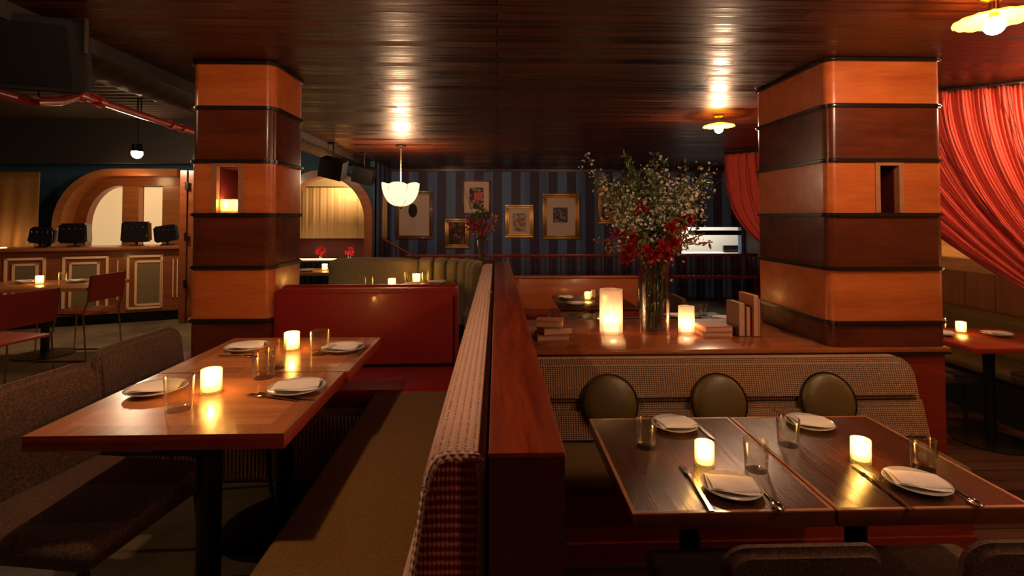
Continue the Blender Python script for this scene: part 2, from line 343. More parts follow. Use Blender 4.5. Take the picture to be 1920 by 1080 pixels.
tag(mesh_obj('pass_shelf', bx(k0.x+.25, k1.x, YB+.02, YB+.30, k1.z-.16, k1.z-.07), M['blackm']), 'dark shelf hung across the top of the kitchen pass', 'shelf')
lamp('kitchen_light', (4.3, YB+.9, 2.2), 60, kind='AREA', size=1.6, sy=.8, col=(1,.85,.65))
struct('wall_right', bx(4.6, 5.1, 6.40, 6.45, ZR, ZC), M['divider_end'], 'short return wall at the rear right', smooth=False)
struct('wall_right', bx(5.0, 5.1, 6.45, YB, ZR, ZC), simple('dark_plum_wall', (.06,.012,.014), .6), 'dark plum wall at the rear right', smooth=False)
struct('wall_right', bx(4.6, 4.7, -1.6, 6.39, ZR, ZC), wood('right_wall_wood', (.40,.17,.06), (.62,.30,.11), 'Y', 1, .4, .1), 'warm wood wall behind the right banquette', smooth=False)
b = NB()
for i in range(17): box(b, 4.54, 4.6, 1.25+i*.3, 1.544+i*.3, ZR, .82)
struct('trim_3', b, wood('wainscot', (.16,.055,.018), (.30,.11,.035), 'Z', 1, .35, .2), 'brown plank wainscot along the right wall', smooth=False)
struct('wall_left', bx(-8.6, -8.5, -1.6, 13, 0, 2.9), M['blue_wall'], smooth=False)
struct('wall_front', bx(-8.6, 5, -1.7, -1.6, -.38, 2.95), simple('front_wall_brown', (.10,.04,.02), .8), smooth=False)

# ------------------------------------------------------------ wooden columns
def column(name, label, x0, x1, y0, y1, zb, niche):
    cx, cy = (x0+x1)/2, (y0+y1)/2
    t = thing(name, label, 'column', (cx, cy, zb))
    zs = [zb, .73, 1.047, 1.364, 1.687, 2.012, ZC-.002]
    for i in range(6):
        lightb = i % 2 == 1 if True else 0
        m = M['col_light'] if i in (1, 3, 5) else M['col_dark']
        poly = rrect(x0, x1, y0, y1, .055, 8)
        if i == 4-1:                                   # band with a niche notched into its front
            n0, n1, dep = niche
            poly = [p for p in poly]
            # insert notch between last front-left point and first front-right point (front edge y0)
            poly = poly + [(n0, y0), (n0, y0+dep), (n1, y0+dep), (n1, y0)]
        if zs[i+1]-zs[i] < .01: continue
        mesh_obj('wood_panel', prism(NB(), poly, zs[i], zs[i+1]), m, t, world=True)
    for z in zs[1:]:
        e = .016; b = NB()
        prism(b, rrect(x0-e, x1+e, y0-e, y1+e, .065, 8), z-.011, z+.011)
        bmesh.ops.bevel(b, geom=[ed for ed in b.edges if abs(ed.verts[0].co.z-ed.verts[1].co.z) < 1e-6], offset=.007, segments=2, affect='EDGES')
        if z > 2.29: bmesh.ops.translate(b, vec=(0,0,-.012), verts=b.verts)
        mesh_obj('moulding', b, M['moulding'], t, world=True)
    n0, n1, dep = niche; b = NB(); f = .024
    for q in ((n0-f, n0+.004, 1.376, 1.676), (n1-.004, n1+f, 1.376, 1.676), (n0+.004, n1-.004, 1.655, 1.676)):
        box(b, q[0], q[1], y0-.008, y0+dep, q[2], q[3])
    mesh_obj('niche_frame', b, M['inlay'], t, world=True, smooth=False)
    b = NB(); box(b, n0+.008, n1-.008, y0+dep-.02, y0+dep-.004, 1.376, 1.655); box(b, n0+.005, n0+.008, y0+.03, y0+dep-.004, 1.376, 1.655); box(b, n1-.008, n1-.005, y0+.03, y0+dep-.004, 1.376, 1.655); box(b, n0+.005, n1-.005, y0+.03, y0+dep-.004, 1.65, 1.6545)
    mesh_obj('niche_lining', b, simple('niche_red', (.10,.008,.007), .5), t, world=True, smooth=False)
    return t
column('wooden_column', 'banded wood column with candles glowing in its niche, behind the left table', -1.85, -1.354, 3.14, 3.62, 0, (-1.69, -1.555, .26))
column('wooden_column', 'wide banded wood column standing on the ledge, with an empty dark niche', 1.957, 2.665, 2.96, 3.80, .586, (2.262, 2.385, .26))

# ------------------------------------------------------------ divider and ledge
t = thing('booth_divider', 'long reddish wooden partition between the left booth and the right booth', 'partition', (.05, .836, ZR))
mesh_obj('side_panel', bx(-.008, .108, .862, 4.42, ZR, .962), M['divider_end'], t, world=True)
mesh_obj('end_panel', bx(-.012, .111, .836, .862, ZR, .962), M['divider_end'], t, world=True)
mesh_obj('top_rail', bx(-.0125, .1115, .834, 4.43, .962, .97, bev=.002), M['divider'], t, world=True)
t = thing('half_wall', 'low red wood wall with a glossy ledge, carrying candles, books and flowers', 'wall', (1.4, 3.3, ZR))
mesh_obj('wall_panel', bx(.112, 2.655, 2.975, 3.80, ZR, .545), M['red_wood'], t, world=True, smooth=False)
mesh_obj('ledge_top', bx(.112, 2.665, 2.945, 3.83, .559, .586, bev=.004), M['ledge'], t, world=True)
mesh_obj('ledge_edge', bx(.112, 2.667, 2.941, 3.832, .545, .559), M['moulding'], t, world=True, smooth=False)

# ------------------------------------------------------------ left booth seating
def uv_sweep(name, prof, path, m, parent, caps=True, me_=None):
    """prof: (offset, z) closed list; path: list of (x, y, nx, ny) ; offset goes along n"""
    b = NB(); uvl = b.loops.layers.uv.new('uv'); n = len(prof)
    arc = [0]
    for i in range(n): arc.append(arc[-1]+math.dist(prof[i], prof[(i+1) % n]))
    s = [0]
    for p, q in zip(path, path[1:]): s.append(s[-1]+math.dist(p[:2], q[:2]))
    R = [[b.verts.new((p[0]+p[2]*o, p[1]+p[3]*o, z)) for o, z in prof] for p in path]
    for i in range(len(R)-1):
        for k in range(n):
            j = (k+1) % n; f = b.faces.new([R[i][k], R[i][j], R[i+1][j], R[i+1][k]])
            for lp, (u, v) in zip(f.loops, ((arc[k], s[i]), (arc[k+1], s[i]), (arc[k+1], s[i+1]), (arc[k], s[i+1]))): lp[uvl].uv = (u, v)
    if caps:
        ins = [(o*1+(-.011 if o > -.03 else .012), z-(.012 if z > .9 else 0)) for o, z in prof]
        p = path[0]; r2 = [b.verts.new((p[0]+o, p[1]-.010, z)) for o, z in ins]
        for k in range(n):
            j = (k+1) % n; f = b.faces.new([r2[k], r2[j], R[0][j], R[0][k]])
            for lp, (u, v) in zip(f.loops, ((arc[k], -.016), (arc[k+1], -.016), (arc[k+1], 0), (arc[k], 0))): lp[uvl].uv = (u, v)
        R[0] = r2
        for r_, mi in ((R[0], 1), (R[-1], 1)):
            f = b.faces.new(r_); f.material_index = mi
            for lp, (o, z) in zip(f.loops, prof): lp[uvl].uv = (z, o)
    return mesh_obj(name, b, m, parent, world=True, ang=60)
# leaning cushion profile in (X, Z): wall side is X=-.02
def cush_prof():
    pts = [(-.02, .46), (-.02, .90)]
    A = [(-.02,.93),(-.025,.95),(-.034,.957),(-.06,.959),(-.088,.958),(-.104,.952),(-.115,.938),(-.122,.915),(-.128,.88),(-.137,.81),(-.148,.74),(-.172,.65),(-.2,.56),(-.232,.46)]
    out = [(-.02,.46)]
    for (x0,z0),(x1,z1) in zip(A, A[1:]):
        L = math.dist((x0,z0),(x1,z1)); k = max(1, int(L/.0020)); nx, nz = (z1-z0)/L, -(x1-x0)/L
        for i in range(k): out.append((x0+(x1-x0)*i/k, z0+(z1-z0)*i/k))
    out.append(A[-1])
    # ribs
    res = []; s = 0
    for i, p in enumerate(out):
        if i: s += math.dist(out[i-1], p)
        q = out[min(i+1, len(out)-1)]; o = out[max(i-1, 0)]; L = math.dist(o, q) or 1
        nx, nz = (q[1]-o[1])/L, -(q[0]-o[0])/L
        if p[1] > .905 or p[0] < -.10:
            a = .0006*math.sin(2*PI*s/.0145); res.append((p[0]+nx*a, p[1]+nz*a))
        else: res.append(p)
    return res
P = cush_prof()
t = thing('banquette', 'long olive bench seat with a tall cream corded back running along the wooden divider', 'banquette', (-.3, 2.0, 0))
def path(y0, y1, n):
    out = []
    for i in range(n+1):
        y = y0+(y1-y0)*i/n; out.append((0, y, 1, 0))
    return out
uv_sweep('backrest', P, path(.872, 2.735, 10), [M['cord'], M['cord_end']], t)
uv_sweep('backrest', P, path(2.765, 4.32, 10), [M['cord'], M['cord_end']], t)
b = NB(); box(b, -.622, -.02, .70, 2.655, .36, .46, bev=.02, seg=3)
mesh_obj('seat', b, M['seat_olive'], t, world=True)
mesh_obj('base', bx(-.60, -.02, .72, 2.65, 0, .36), simple('dark_base', (.05,.01,.008), .6), t, world=True, smooth=False)
# red bench across the end
t = thing('red_booth_bench', 'red vinyl bench with a high back closing the far end of the left booth', 'bench', (-1.1, 2.9, 0))
b = NB(); box(b, -2.12, -.235, 2.66, 3.10, .37, .46, bev=.025, seg=3); mesh_obj('seat', b, M['vinyl_red'], t, world=True)
Mx = Matrix.Translation((0, 3.12, .42)) @ Matrix.Rotation(math.radians(-6), 4, 'X') @ Matrix.Translation((0, -3.12, -.42))
b = NB(); prism(b, rrect(-1.345, -.235, .44, .915, .05, 6, (0,1,1,0)), -3.21, -3.11, M=XZ)
bmesh.ops.bevel(b, geom=[e for e in b.edges if abs(e.verts[0].co.y-e.verts[1].co.y) < 1e-6 and e.verts[0].co.y < 3.15], offset=.03, segments=4, affect='EDGES')
bmesh.ops.transform(b, matrix=Matrix.Rotation(math.radians(-3), 4, 'X'), verts=b.verts, space=Matrix.Translation((0,-3.15,-.44)))
mesh_obj('backrest', b, M['vinyl_red'], t, world=True)
b = NB()
for i in range(94): box(b, -2.08+i*.0195, -2.08+i*.0195+.013, 2.672, 2.69, .02, .33, bev=.004, seg=1)
box(b, -2.09, -.62, 2.69, 3.08, 0, .37)
mesh_obj('reeded_base', b, simple('reeded_beige_wood', (.60,.36,.20), .6), t, world=True)
mesh_obj('far_seat', bx(-1.34, -.24, 3.24, 3.62, .36, .46, bev=.02), M['vinyl_red'], t, world=True)
mesh_obj('far_backrest', bx(-1.34, -.24, 3.23, 3.30, .46, .925, bev=.025, seg=3), M['vinyl_red'], t, world=True)
mesh_obj('side_seat', bx(-2.12, -1.87, 3.12, 3.5, .37, .46, bev=.025, seg=3), M['vinyl_red'], t, world=True)
mesh_obj('side_base', bx(-2.09, -1.89, 3.1, 3.48, 0, .37), M['divider_end'], t, world=True)

# curved banquette behind
t = thing('curved_banquette', 'curved olive beige channel-tufted banquette at the far end of the divider', 'banquette', (-.8, 4.8, 0))
def cpath(s):      # param length along back: straight from -1.62 to -.72 then quarter arc r .6
    if s < .9: return (-1.62+s, 5.05, 0, -1)
    a = (s-.9)/.6
    if a > PI/2: d = (a-PI/2)*.6; return (-.12, 4.45-d, -1, 0)
    return (-.72+.6*math.sin(a), 4.45+.6*math.cos(a), -math.sin(a), -math.cos(a))
def channel(s0, s1, n=10):
    b = NB(); R = []
    for i in range(n+1):
        u = i/n; x, y, nx, ny = cpath(s0+.004+(s1-s0-.008)*u); e = (1-abs(2*u-1)**6)
        d = .05+.05*e; zt = .925+.03*e
        prof = [(0,.36),(0,zt),(d*.3,zt+.004),(d*.75,zt-.012),(d,zt-.05),(d+.01,.7),(d+.02,.46),(d+.02,.36)]
        R.append([b.verts.new((x+nx*o, y+ny*o, z)) for o, z in prof])
    for A, B in zip(R, R[1:]):
        for k in range(8): b.faces.new([A[k], A[(k+1) % 8], B[(k+1) % 8], B[k]])
    b.faces.new(R[0]); b.faces.new(R[-1][::-1]); return b
cuts = [0, .86, 1.02, 1.18, 1.34, 1.50, 1.66, 1.84]
for a, c in zip(cuts, cuts[1:]): mesh_obj('back_channel', channel(a, c), M['beige_vel'], t, world=True, ang=50)
b = NB(); box(b, -1.6, -.3, 4.68, 4.92, .36, .45, bev=.03, seg=3); mesh_obj('seat', b, M['beige_vel'], t, world=True)
mesh_obj('base', bx(-1.58, -.3, 4.70, 4.94, 0, .36), M['blackm'], t, world=True, smooth=False)
mesh_obj('back_shell', bx(-1.62, -.72, 5.055, 5.10, 0, .93), M['divider_end'], t, world=True, smooth=False)

# ------------------------------------------------------------ tables
def table(name, label, x0, x1, y0, y1, ztop, zfl, top, edge, brd, th=.043, post=.075, base=.25, square=True, inlay=False, group=None):
    cx, cy = (x0+x1)/2, (y0+y1)/2
    t = thing(name, label, 'table', (cx, cy, zfl), 0, group); hx, hy = (x1-x0)/2, (y1-y0)/2; h = ztop-zfl
    mesh_obj('apron', bx(-hx, hx, -hy, hy, h-th, h-.004, bev=.002), edge, t)
    bw = .012 if inlay else .065
    mesh_obj('tabletop', bx(-hx+bw, hx-bw, -hy+bw, hy-bw, h-.0042, h), top, t, smooth=False)
    b = NB()
    prism(b, [(-hx,-hy),(hx,-hy),(hx-bw,-hy+bw),(-hx+bw,-hy+bw)], h-.0042, h); prism(b, [(-hx,hy),(-hx+bw,hy-bw),(hx-bw,hy-bw),(hx,hy)], h-.0042, h)
    prism(b, [(hx,-hy),(hx,hy),(hx-bw,hy-bw),(hx-bw,-hy+bw)], h-.0042, h); prism(b, [(-hx,-hy),(-hx+bw,-hy+bw),(-hx+bw,hy-bw),(-hx,hy)], h-.0042, h)
    mesh_obj('border', b, brd, t, smooth=False)
    b = NB(); cyl(b, 0, 0, .03, h-th, post/2, 20); cyl(b, 0, 0, h-th-.01, h-th, post*1.3, 20); mesh_obj('post', b, M['black'], t)
    b = NB(); lathe(b, [(0,0),(base,0),(base,.006),(base-.03,.014),(.06,.03),(post/2,.05),(0,.05)], 40); mesh_obj('pedestal_base', b, M['black'], t)
    return t
table('dining_table', 'near light wood table of the pair in the left booth', -1.298, -.589, 1.455, 2.018, .75, 0, M['wood_table'], M['wood_edge'], M['wood_border'])
table('dining_table', 'far light wood table of the pair in the left booth, by the red bench', -1.298, -.575, 2.028, 2.595, .75, 0, M['wood_table'], M['wood_edge'], M['wood_border'])
table('dining_table', 'dark stained table nearer the divider in the right booth', .404, 1.018, 1.53, 2.246, .47, ZR, M['wood_dark'], M['wood_dark_edge'], M['inlay'], inlay=True, th=.05)
table('dining_table', 'dark stained table at the right end of the right booth', 1.026, 1.638, 1.53, 2.243, .47, ZR, M['wood_dark'], M['wood_dark_edge'], M['inlay'], inlay=True, th=.05)

# ------------------------------------------------------------ tableware builders
def mk_plate():
    t = thing('side_plate', '', 'plate')
    mesh_obj('dish', lathe(NB(), [(0,.004),(.045,.004),(.05,0),(.055,0),(.058,.003),(.075,.008),(.093,.016),(.0945,.018),(.093,.0195),(.074,.012),(.056,.0075),(0,.0075)], 48), M['plate'], t)
    return t
def mk_napkin():
    t = thing('folded_napkin', '', 'napkin')
    for k, (sx, sy, dx, ang) in enumerate(((.076,.056,0,0), (.071,.050,.003,.10))):
        b = NB()
        def f(u, v, s, z):
            x = (u-.5)*2*sx; y = (v-.5)*2*sy; e = max(abs(2*u-1), abs(2*v-1))
            return (x*math.cos(ang)-y*math.sin(ang)+dx, x*math.sin(ang)+y*math.cos(ang), z+s*(.0042*(1-e**4))+.0022*math.sin(u*6+v*4+k)-.004*(2*v-1)**2*(1 if k else 0)+.003*(abs(2*u-1)**2))
        A = grid(b, lambda u, v: f(u, v, 1, .009+k*.007), 12, 12); B = grid(b, lambda u, v: f(u, v, -1, .0085+k*.007), 12, 12)
        n = 12
        for i in range(n):
            for (p, q) in (((i,0),(i+1,0)), ((i,n),(i+1,n)), ((0,i),(0,i+1)), ((n,i),(n,i+1))):
                b.faces.new([A[p[0]][p[1]], A[q[0]][q[1]], B[q[0]][q[1]], B[p[0]][p[1]]])
        mesh_obj('linen_fold', b, M['napkin'], t, ang=70)
    return t
def mk_glass(h=.105, r=.042):
    b = lathe(NB(), [(0,0),(r*.84,0),(r*.88,.004),(r,h-.002),(r-.001,h),(r-.003,h-.002),(r*.82,.018),(r*.5,.013),(0,.012)], 32)
    o = mesh_obj('tumbler', b, M['glass']); return tag(o, '', 'glass')
def mk_votive(h=.082, r=.032):
    t = thing('votive_candle', '', 'candle')
    def rib(rr, z, a): return (rr*(1+.025*math.cos(16*a)) if rr > r*.9 else rr, z)
    mesh_obj('ribbed_cup', lathe(NB(), [(0,0),(r,0),(r,.004),(r,h),(r-.003,h),(r-.004,.010),(0,.010)], 64, fn=rib), M['votive'], t)
    mesh_obj('wax', lathe(NB(), [(0,.0105),(r-.006,.0105),(r-.006,h*.38),(r-.009,h*.40),(.004,h*.37),(0,h*.37)], 24), M['wax'], t)
    f = mesh_obj('flame', lathe(NB(), [(0,h*.40),(.004,h*.46),(.0062,h*.56),(.0035,h*.72),(0,h*.88)], 10), M['flame'], t)
    mesh_obj('wick', tube(NB(), [(0,0,h*.37),(0,0,h*.43)], .001, 5), M['black'], f)
    return t
def mk_fork():
    b = NB(); box(b, -.006, .006, -.10, .03, .001, .004, bev=.001, seg=1); box(b, -.011, .011, .03, .055, .001, .004, bev=.001, seg=1)
    for k in range(4): box(b, -.011+k*.0063, -.011+k*.0063+.003, .055, .095, .001, .0038)
    for v in b.verts:
        y = v.co.y; v.co.z += .006*math.exp(-((y-.03)/.03)**2)+.002*(y > .07); 
        if y < -.02: v.co.x *= .8+.5*min(1, (-y)/.08)
    return tag(mesh_obj('fork', b, M['steel']), '', 'fork')
def mk_knife():
    b = prism(NB(), [(-.007,-.11),(.007,-.11),(.006,-.01),(.010,.02),(.010,.08),(.004,.108),(-.003,.10),(-.005,.0)], .001, .0045)
    return tag(mesh_obj('table_knife', b, M['steel']), '', 'knife')
def mk_spoon():
    b = NB(); V = []
    for i in range(9):
        a = i/8*PI; y = .05+.028*-math.cos(a); r = .017*math.sin(a)+.0005
        V.append([b.verts.new((r*math.cos(c), y, .010-.008*math.sin(c)*math.sin(a) if 0 <= c <= PI else .010)) for c in [PI*k/8 for k in range(9)]])
    for A, B in zip(V, V[1:]):
        for k in range(8): b.faces.new([A[k], A[k+1], B[k+1], B[k]])
    tube(b, [(0,-.10,.003),(0,-.03,.005),(0,.024,.010)], [.006,.0035,.004], 8)
    return tag(mesh_obj('spoon', b, M['steel']), '', 'spoon')
PROTO = {'plate': mk_plate, 'napkin': mk_napkin, 'glass': mk_glass, 'votive': mk_votive, 'fork': mk_fork, 'knife': mk_knife, 'spoon': mk_spoon}
made = {}
def put(kind, loc, rz, label, group=None, light=0):
    if kind not in made:
        r = PROTO[kind](); made[kind] = r; r.location = loc; r.rotation_euler = (0, 0, rz); r['label'] = label
        if group: r['group'] = group
    else: r = dup(made[kind], loc, rz, label, group)
    if light: lamp('candle_light', (loc[0], loc[1], loc[2]+.070), light, .012, CAND)
    return r
def setting(px, py, z, rz, lp, ln, group_p, group_n):
    p = atz(px, py, z); put('plate', p, 0, lp, group_p); put('napkin', (p.x, p.y, z+.010), rz, ln, group_n)
GL, GR = 'side plates on the left booth tables', 'side plates on the right booth tables'
NL, NR = 'folded napkins on the left booth plates', 'folded napkins on the right booth plates'
setting(293, 735, .75, .3, 'white plate nearest the tweed chairs on the near left booth table', 'napkin on the plate behind the front left tumbler', GL, NL)
setting(557, 733, .75, .15, 'white plate with cutlery beside it on the bench side of the near left booth table', 'napkin on the plate with a fork in front, left booth', GL, NL)
setting(463, 655, .75, .2, 'white plate by the column at the far left corner of the left booth tables', 'napkin on the far plate by the column', GL, NL)
setting(643, 657, .75, -.1, 'white plate beside the lone tumbler at the far right of the left booth tables', 'napkin on the far plate beside the lone tumbler', GL, NL)
setting(1371, 919, .47, -.25, 'white plate at the front of the dark table near the divider', 'napkin on the front plate near the divider, right booth', GR, NR)
setting(1719, 911, .47, -.35, 'white plate at the front of the right-hand dark table', 'napkin on the front plate of the right-hand dark table', GR, NR)
setting(1265, 801, .47, .1, 'white plate at the back of the dark table near the divider', 'napkin on the back plate beside the left tumbler, right booth', GR, NR)
setting(1518, 798, .47, -.2, 'white plate at the back of the right-hand dark table', 'napkin on the back plate of the right-hand dark table', GR, NR)
TL, TR = 'tumblers on the left booth tables', 'tumblers on the right booth tables'
for px, py, z, l, g in ((335,768,.75,'clear tumbler in front of the near left plate, left booth',TL), (494,708,.75,'clear tumbler, left of the touching pair in the left booth',TL), (516,690,.75,'clear tumbler, right and rear of the touching pair in the left booth',TL), (600,664,.75,'lone clear tumbler near the red bench, beside the far plate',TL),
    (1211,838,.47,'clear tumbler at the left edge of the dark table near the divider',TR), (1418,881,.47,'clear tumbler beside the seam of the two dark tables, in front',TR), (1478,834,.47,'clear tumbler beside the back plate of the right-hand dark table',TR), (1732,878,.47,'clear tumbler behind the front plate of the right-hand dark table',TR)):
    put('glass', atz(px, py, z), 0, l, g)
for px, py, z, l, g in ((396,737,.75,'ribbed votive candle on the near left booth table','votive candles on the left booth tables'), (547,657,.75,'ribbed votive candle on the far left booth table','votive candles on the left booth tables'),
    (1321,872,.47,'ribbed votive candle on the dark table near the divider','votive candles on the right booth tables'), (1614,866,.47,'ribbed votive candle on the right-hand dark table','votive candles on the right booth tables')):
    put('votive', atz(px, py, z), 0, l, g, light=1.2)
def cut(kind, px0, py0, px1, py1, z, label, dz=0):
    a, c = atz(px0, py0, z), atz(px1, py1, z); m = (a+c)/2; d = c-a
    put(kind, (m.x, m.y, z+dz), math.atan2(-d.x, d.y), label)
cut('fork', 560, 752, 463, 742, .75, 'steel fork lying in front of the plate on the left booth table')
cut('knife', 495, 742, 582, 750, .75, 'steel knife crossing the fork in front of the left booth plate', .004)
cut('fork', 1315, 925, 1281, 878, .47, 'steel fork left of the front plate near the divider', 0)
cut('knife', 1330, 955, 1296, 900, .47, 'steel knife left of the front plate near the divider', .0045)
cut('spoon', 1432, 922, 1457, 952, .47, 'steel spoon right of the front plate near the divider')
cut('fork', 1660, 920, 1610, 880, .47, 'steel fork left of the front plate on the right-hand dark table')
cut('knife', 1690, 943, 1640, 905, .47, 'steel knife left of the front plate on the right-hand dark table', .0045)
cut('spoon', 1785, 917, 1825, 945, .47, 'steel spoon right of the front plate on the right-hand dark table')
cut('knife', 1305, 795, 1328, 815, .47, 'steel knife beside the back plate near the divider')
cut('knife', 1490, 792, 1466, 778, .47, 'steel knife beside the back plate of the right-hand dark table')
cut('fork', 420, 668, 480, 671, .75, 'steel fork in front of the far plate by the column')
cut('fork', 668, 668, 690, 648, .75, 'steel fork right of the far plate beside the lone tumbler')

# ------------------------------------------------------------ upholstered chairs
def mk_chair(bw=.26, bh=.81):
    t = thing('upholstered_chair', '', 'chair')            # faces +X, back at -X, seat top z .47
    b = NB(); box(b, -.24, .27, -.255, .255, .385, .47, bev=.035, seg=4); mesh_obj('seat', b, M['tweed'], t)
    b = NB(); prism(b, rrect(-bw, bw, .43, bh, .07, 7), 0, .05, M=YZ)
    bmesh.ops.bevel(b, geom=[e for e in b.edges if abs(e.verts[0].co.x-e.verts[1].co.x) < 1e-6], offset=.018, segments=3, affect='EDGES')
    for v in b.verts:
        v.co.x += -.27+.05*(v.co.y/.26)**2-.12*(v.co.z-.43)
    mesh_obj('backrest', b, M['tweed'], t, ang=50)
    for sx, sy in ((1,1),(1,-1),(-1,1),(-1,-1)):
        x, y = (.22 if sx > 0 else -.22), .21*sy
        mesh_obj('leg', tube(NB(), [(x*.6, y, .379), (x-.01*sx, y, .379), (x, y, .365), (x+.03*sx, y+.015*sy, .01), (x+.03*sx, y+.015*sy, 0)], .0095, 8), M['black'], t)
    mesh_obj('back_support', tube(NB(), [(-.2,0,.38),(-.29,0,.40),(-.305,0,.55),(-.33,0,.7)], .012, 8), M['black'], t)
    return t
PROTO['chair'] = mk_chair
PROTO['nchair'] = lambda: mk_chair(.205, .81)
GC = 'tweed chairs at the left booth tables'
put('chair', (-1.36, 2.36, 0), -.04, 'brown tweed chair at the far left booth table, beside the column', GC)
put('chair', (-1.32, 1.71, 0), -.14, 'brown tweed chair in the near left corner, its seat pushed under the table', GC)
put('nchair', (.775, 1.555, ZR), PI/2, 'brown tweed chair, its back top showing in front of the dark tables', 'tweed chairs in front of the right booth')
put('nchair', (1.40, 1.555, ZR), PI/2, 'brown tweed chair at the bottom right corner of the right booth', 'tweed chairs in front of the right booth')

# ------------------------------------------------------------ right booth bench
t = thing('ribbed_banquette', 'brown ribbed banquette with three round olive pads below the ledge', 'banquette', (1.3, 2.6, ZR))
x0, x1 = .115, 2.372
def bank_sec(z):   # front face y of back cushion
    return 2.86-(.57-z)*.27
for (za, zb, cr) in ((.335, .553, (0,1,0,0)), (.13, .325, (0,0,0,0))):
    b = NB(); prism(b, rrect(x0, x1+(0 if za > .3 else .012), za, zb, .10 if za > .3 else .01, 8, cr), -2.935, -2.83, M=XZ)
    fr = [e for e in b.edges if abs(e.verts[0].co.y-2.83) < 1e-5 and abs(e.verts[1].co.y-2.83) < 1e-5]
    bmesh.ops.bevel(b, geom=fr, offset=.028, segments=4, affect='EDGES')
    for v in b.verts:
        if v.co.y < 2.90: v.co.y += -(.57-v.co.z)*.27+.03
    mesh_obj('back_cushion', b, M['rib_brown'], t, world=True)
for cxp in (1144, 1351, 1557):
    c = aty(cxp, 746, 2.77); r = .152
    b = lathe(NB(), [(0,.034),(r*.6,.031),(r*.88,.022),(r*.97,.008),(r,-.01),(r,-.03),(0,-.03)], 48)
    b.transform(Matrix.Translation((c.x, 2.79, .335)) @ Matrix.Rotation(PI/2-math.radians(15), 4, 'X') )
    pad = mesh_obj('round_pad', b, M['vinyl_olive'], t, world=True)
    b = NB(); pts = [(r*1.01*math.cos(a), r*1.01*math.sin(a), 0) for a in [2*PI*i/48 for i in range(49)]]
    tube(b, pts, .005, 6); b.transform(Matrix.Translation((c.x, 2.785, .335)) @ Matrix.Rotation(PI/2-math.radians(15), 4, 'X'))
    mesh_obj('piping', b, M['moulding'], pad, world=False).location = -Vector(t.location)
b = NB(); box(b, .115, 2.30, 2.42, 2.80, .04, .145, bev=.03, seg=4); mesh_obj('seat', b, M['seat_olive'], t, world=True)
b = NB(); box(b, .115, 2.31, 2.45, 2.9, ZR, .04); box(b, .115, 2.313, 2.437, 2.45, ZR, ZR+.09)
mesh_obj('base', b, M['red_wood'], t, world=True, smooth=False)

# ------------------------------------------------------------ things on the ledge
ZL = .586
def jar_candle(px, py, r, h, label, W):
    p = atz(px, py, ZL); t = thing('jar_candle', label, 'candle', p)
    mesh_obj('frosted_jar', lathe(NB(), [(0,0),(r*.97,0),(r,.006),(r,h),(r-.003,h),(r-.004,.012),(0,.012)], 40), M['frost'], t)
    mesh_obj('wax', lathe(NB(), [(0,.0125),(r*.62,.0125),(r*.62,h*.30),(r*.5,h*.32),(0,h*.30)], 24), M['wax'], t)
    mesh_obj('flame', lathe(NB(), [(0,h*.31),(.006,h*.34),(.008,h*.38),(.004,h*.45),(0,h*.50)], 10), M['flame'], t)
    lamp('candle_light', (p.x, p.y, ZL+h*.40), W, .015, CAND)
jar_candle(1146, 623, .076, .285, 'tall frosted jar candle left of the flower vase on the ledge', 1.4)
jar_candle(1287, 624, .052, .175, 'small frosted jar candle right of the flower vase on the ledge', 1.0)
def book(label, p, L, W_, H_, rz, cover, stand=False, lean=0):
    """L along local x, W along y, thickness H. stand: spine toward -y, thickness along x"""
    t = thing('book', label, 'book', p, rz, 'books on the ledge')
    c = .003
    if not stand:
        b = NB(); box(b, -L/2, L/2, -W_/2, W_/2, 0, c); box(b, -L/2, L/2, -W_/2, W_/2, H_-c, H_); box(b, -L/2, L/2, W_/2-c, W_/2, 0, H_)
        mesh_obj('cover', b, cover, t, smooth=False); mesh_obj('pages', bx(-L/2+.004, L/2-.004, -W_/2+.004, W_/2-c, c, H_-c), M['pages'], t, smooth=False)
    else:   # standing: height L, depth W_, thickness H_
        Ml = Matrix.Rotation(lean, 4, 'Y')
        b = NB(); box(b, -H_/2, -H_/2+c, -W_/2, W_/2, 0, L, M=Ml); box(b, H_/2-c, H_/2, -W_/2, W_/2, 0, L, M=Ml); box(b, -H_/2, H_/2, W_/2-c, W_/2, 0, L, M=Ml)
        mesh_obj('cover', b, cover, t, smooth=False)
        mesh_obj('pages', bx(-H_/2+c, H_/2-c, -W_/2+.004, W_/2-c, .004, L-.004, M=Ml), M['pages'], t, smooth=False)
    return t
p = atz(1034, 634, ZL)
book('tan book at the bottom of the left stack near the divider', p, .20, .15, .034, .05, M['book_tan'])
book('red book in the middle of the left stack near the divider', (p.x+.02, p.y+.01, ZL+.034), .19, .14, .044, .25, M['book_red'])
book('tan book on top of the left stack near the divider', (p.x-.01, p.y+.01, ZL+.078), .17, .13, .040, -.2, M['book_tan'])
p = atz(1345, 627, ZL)
p.x -= .03
book('tan book at the bottom of the stack beside the small jar candle', p, .20, .15, .032, .02, M['book_tan'])
book('pinkish book on top of the stack beside the small jar candle', (p.x+.008, p.y+.01, ZL+.032), .19, .15, .032, .12, simple('pink_book_cover', (.5,.25,.18), .6))
p = atz(1384, 628, ZL)
book('dark brown upright book at the left of the standing row', (p.x-.005, p.y+.02, ZL), .215, .15, .045, .08, M['book_brown'], True)
book('red upright book in the middle of the standing row', (p.x+.040, p.y+.02, ZL), .19, .14, .030, .06, M['book_red'], True)
book('tall tan upright book at the right of the standing row, beside the column', (p.x+.081, p.y+.02, ZL), .265, .17, .036, .08, M['book_tan'], True)
book('brown upright book touching the column at the end of the standing row', (p.x+.113, p.y+.03, ZL), .24, .16, .018, .06, M['book_brown'], True)

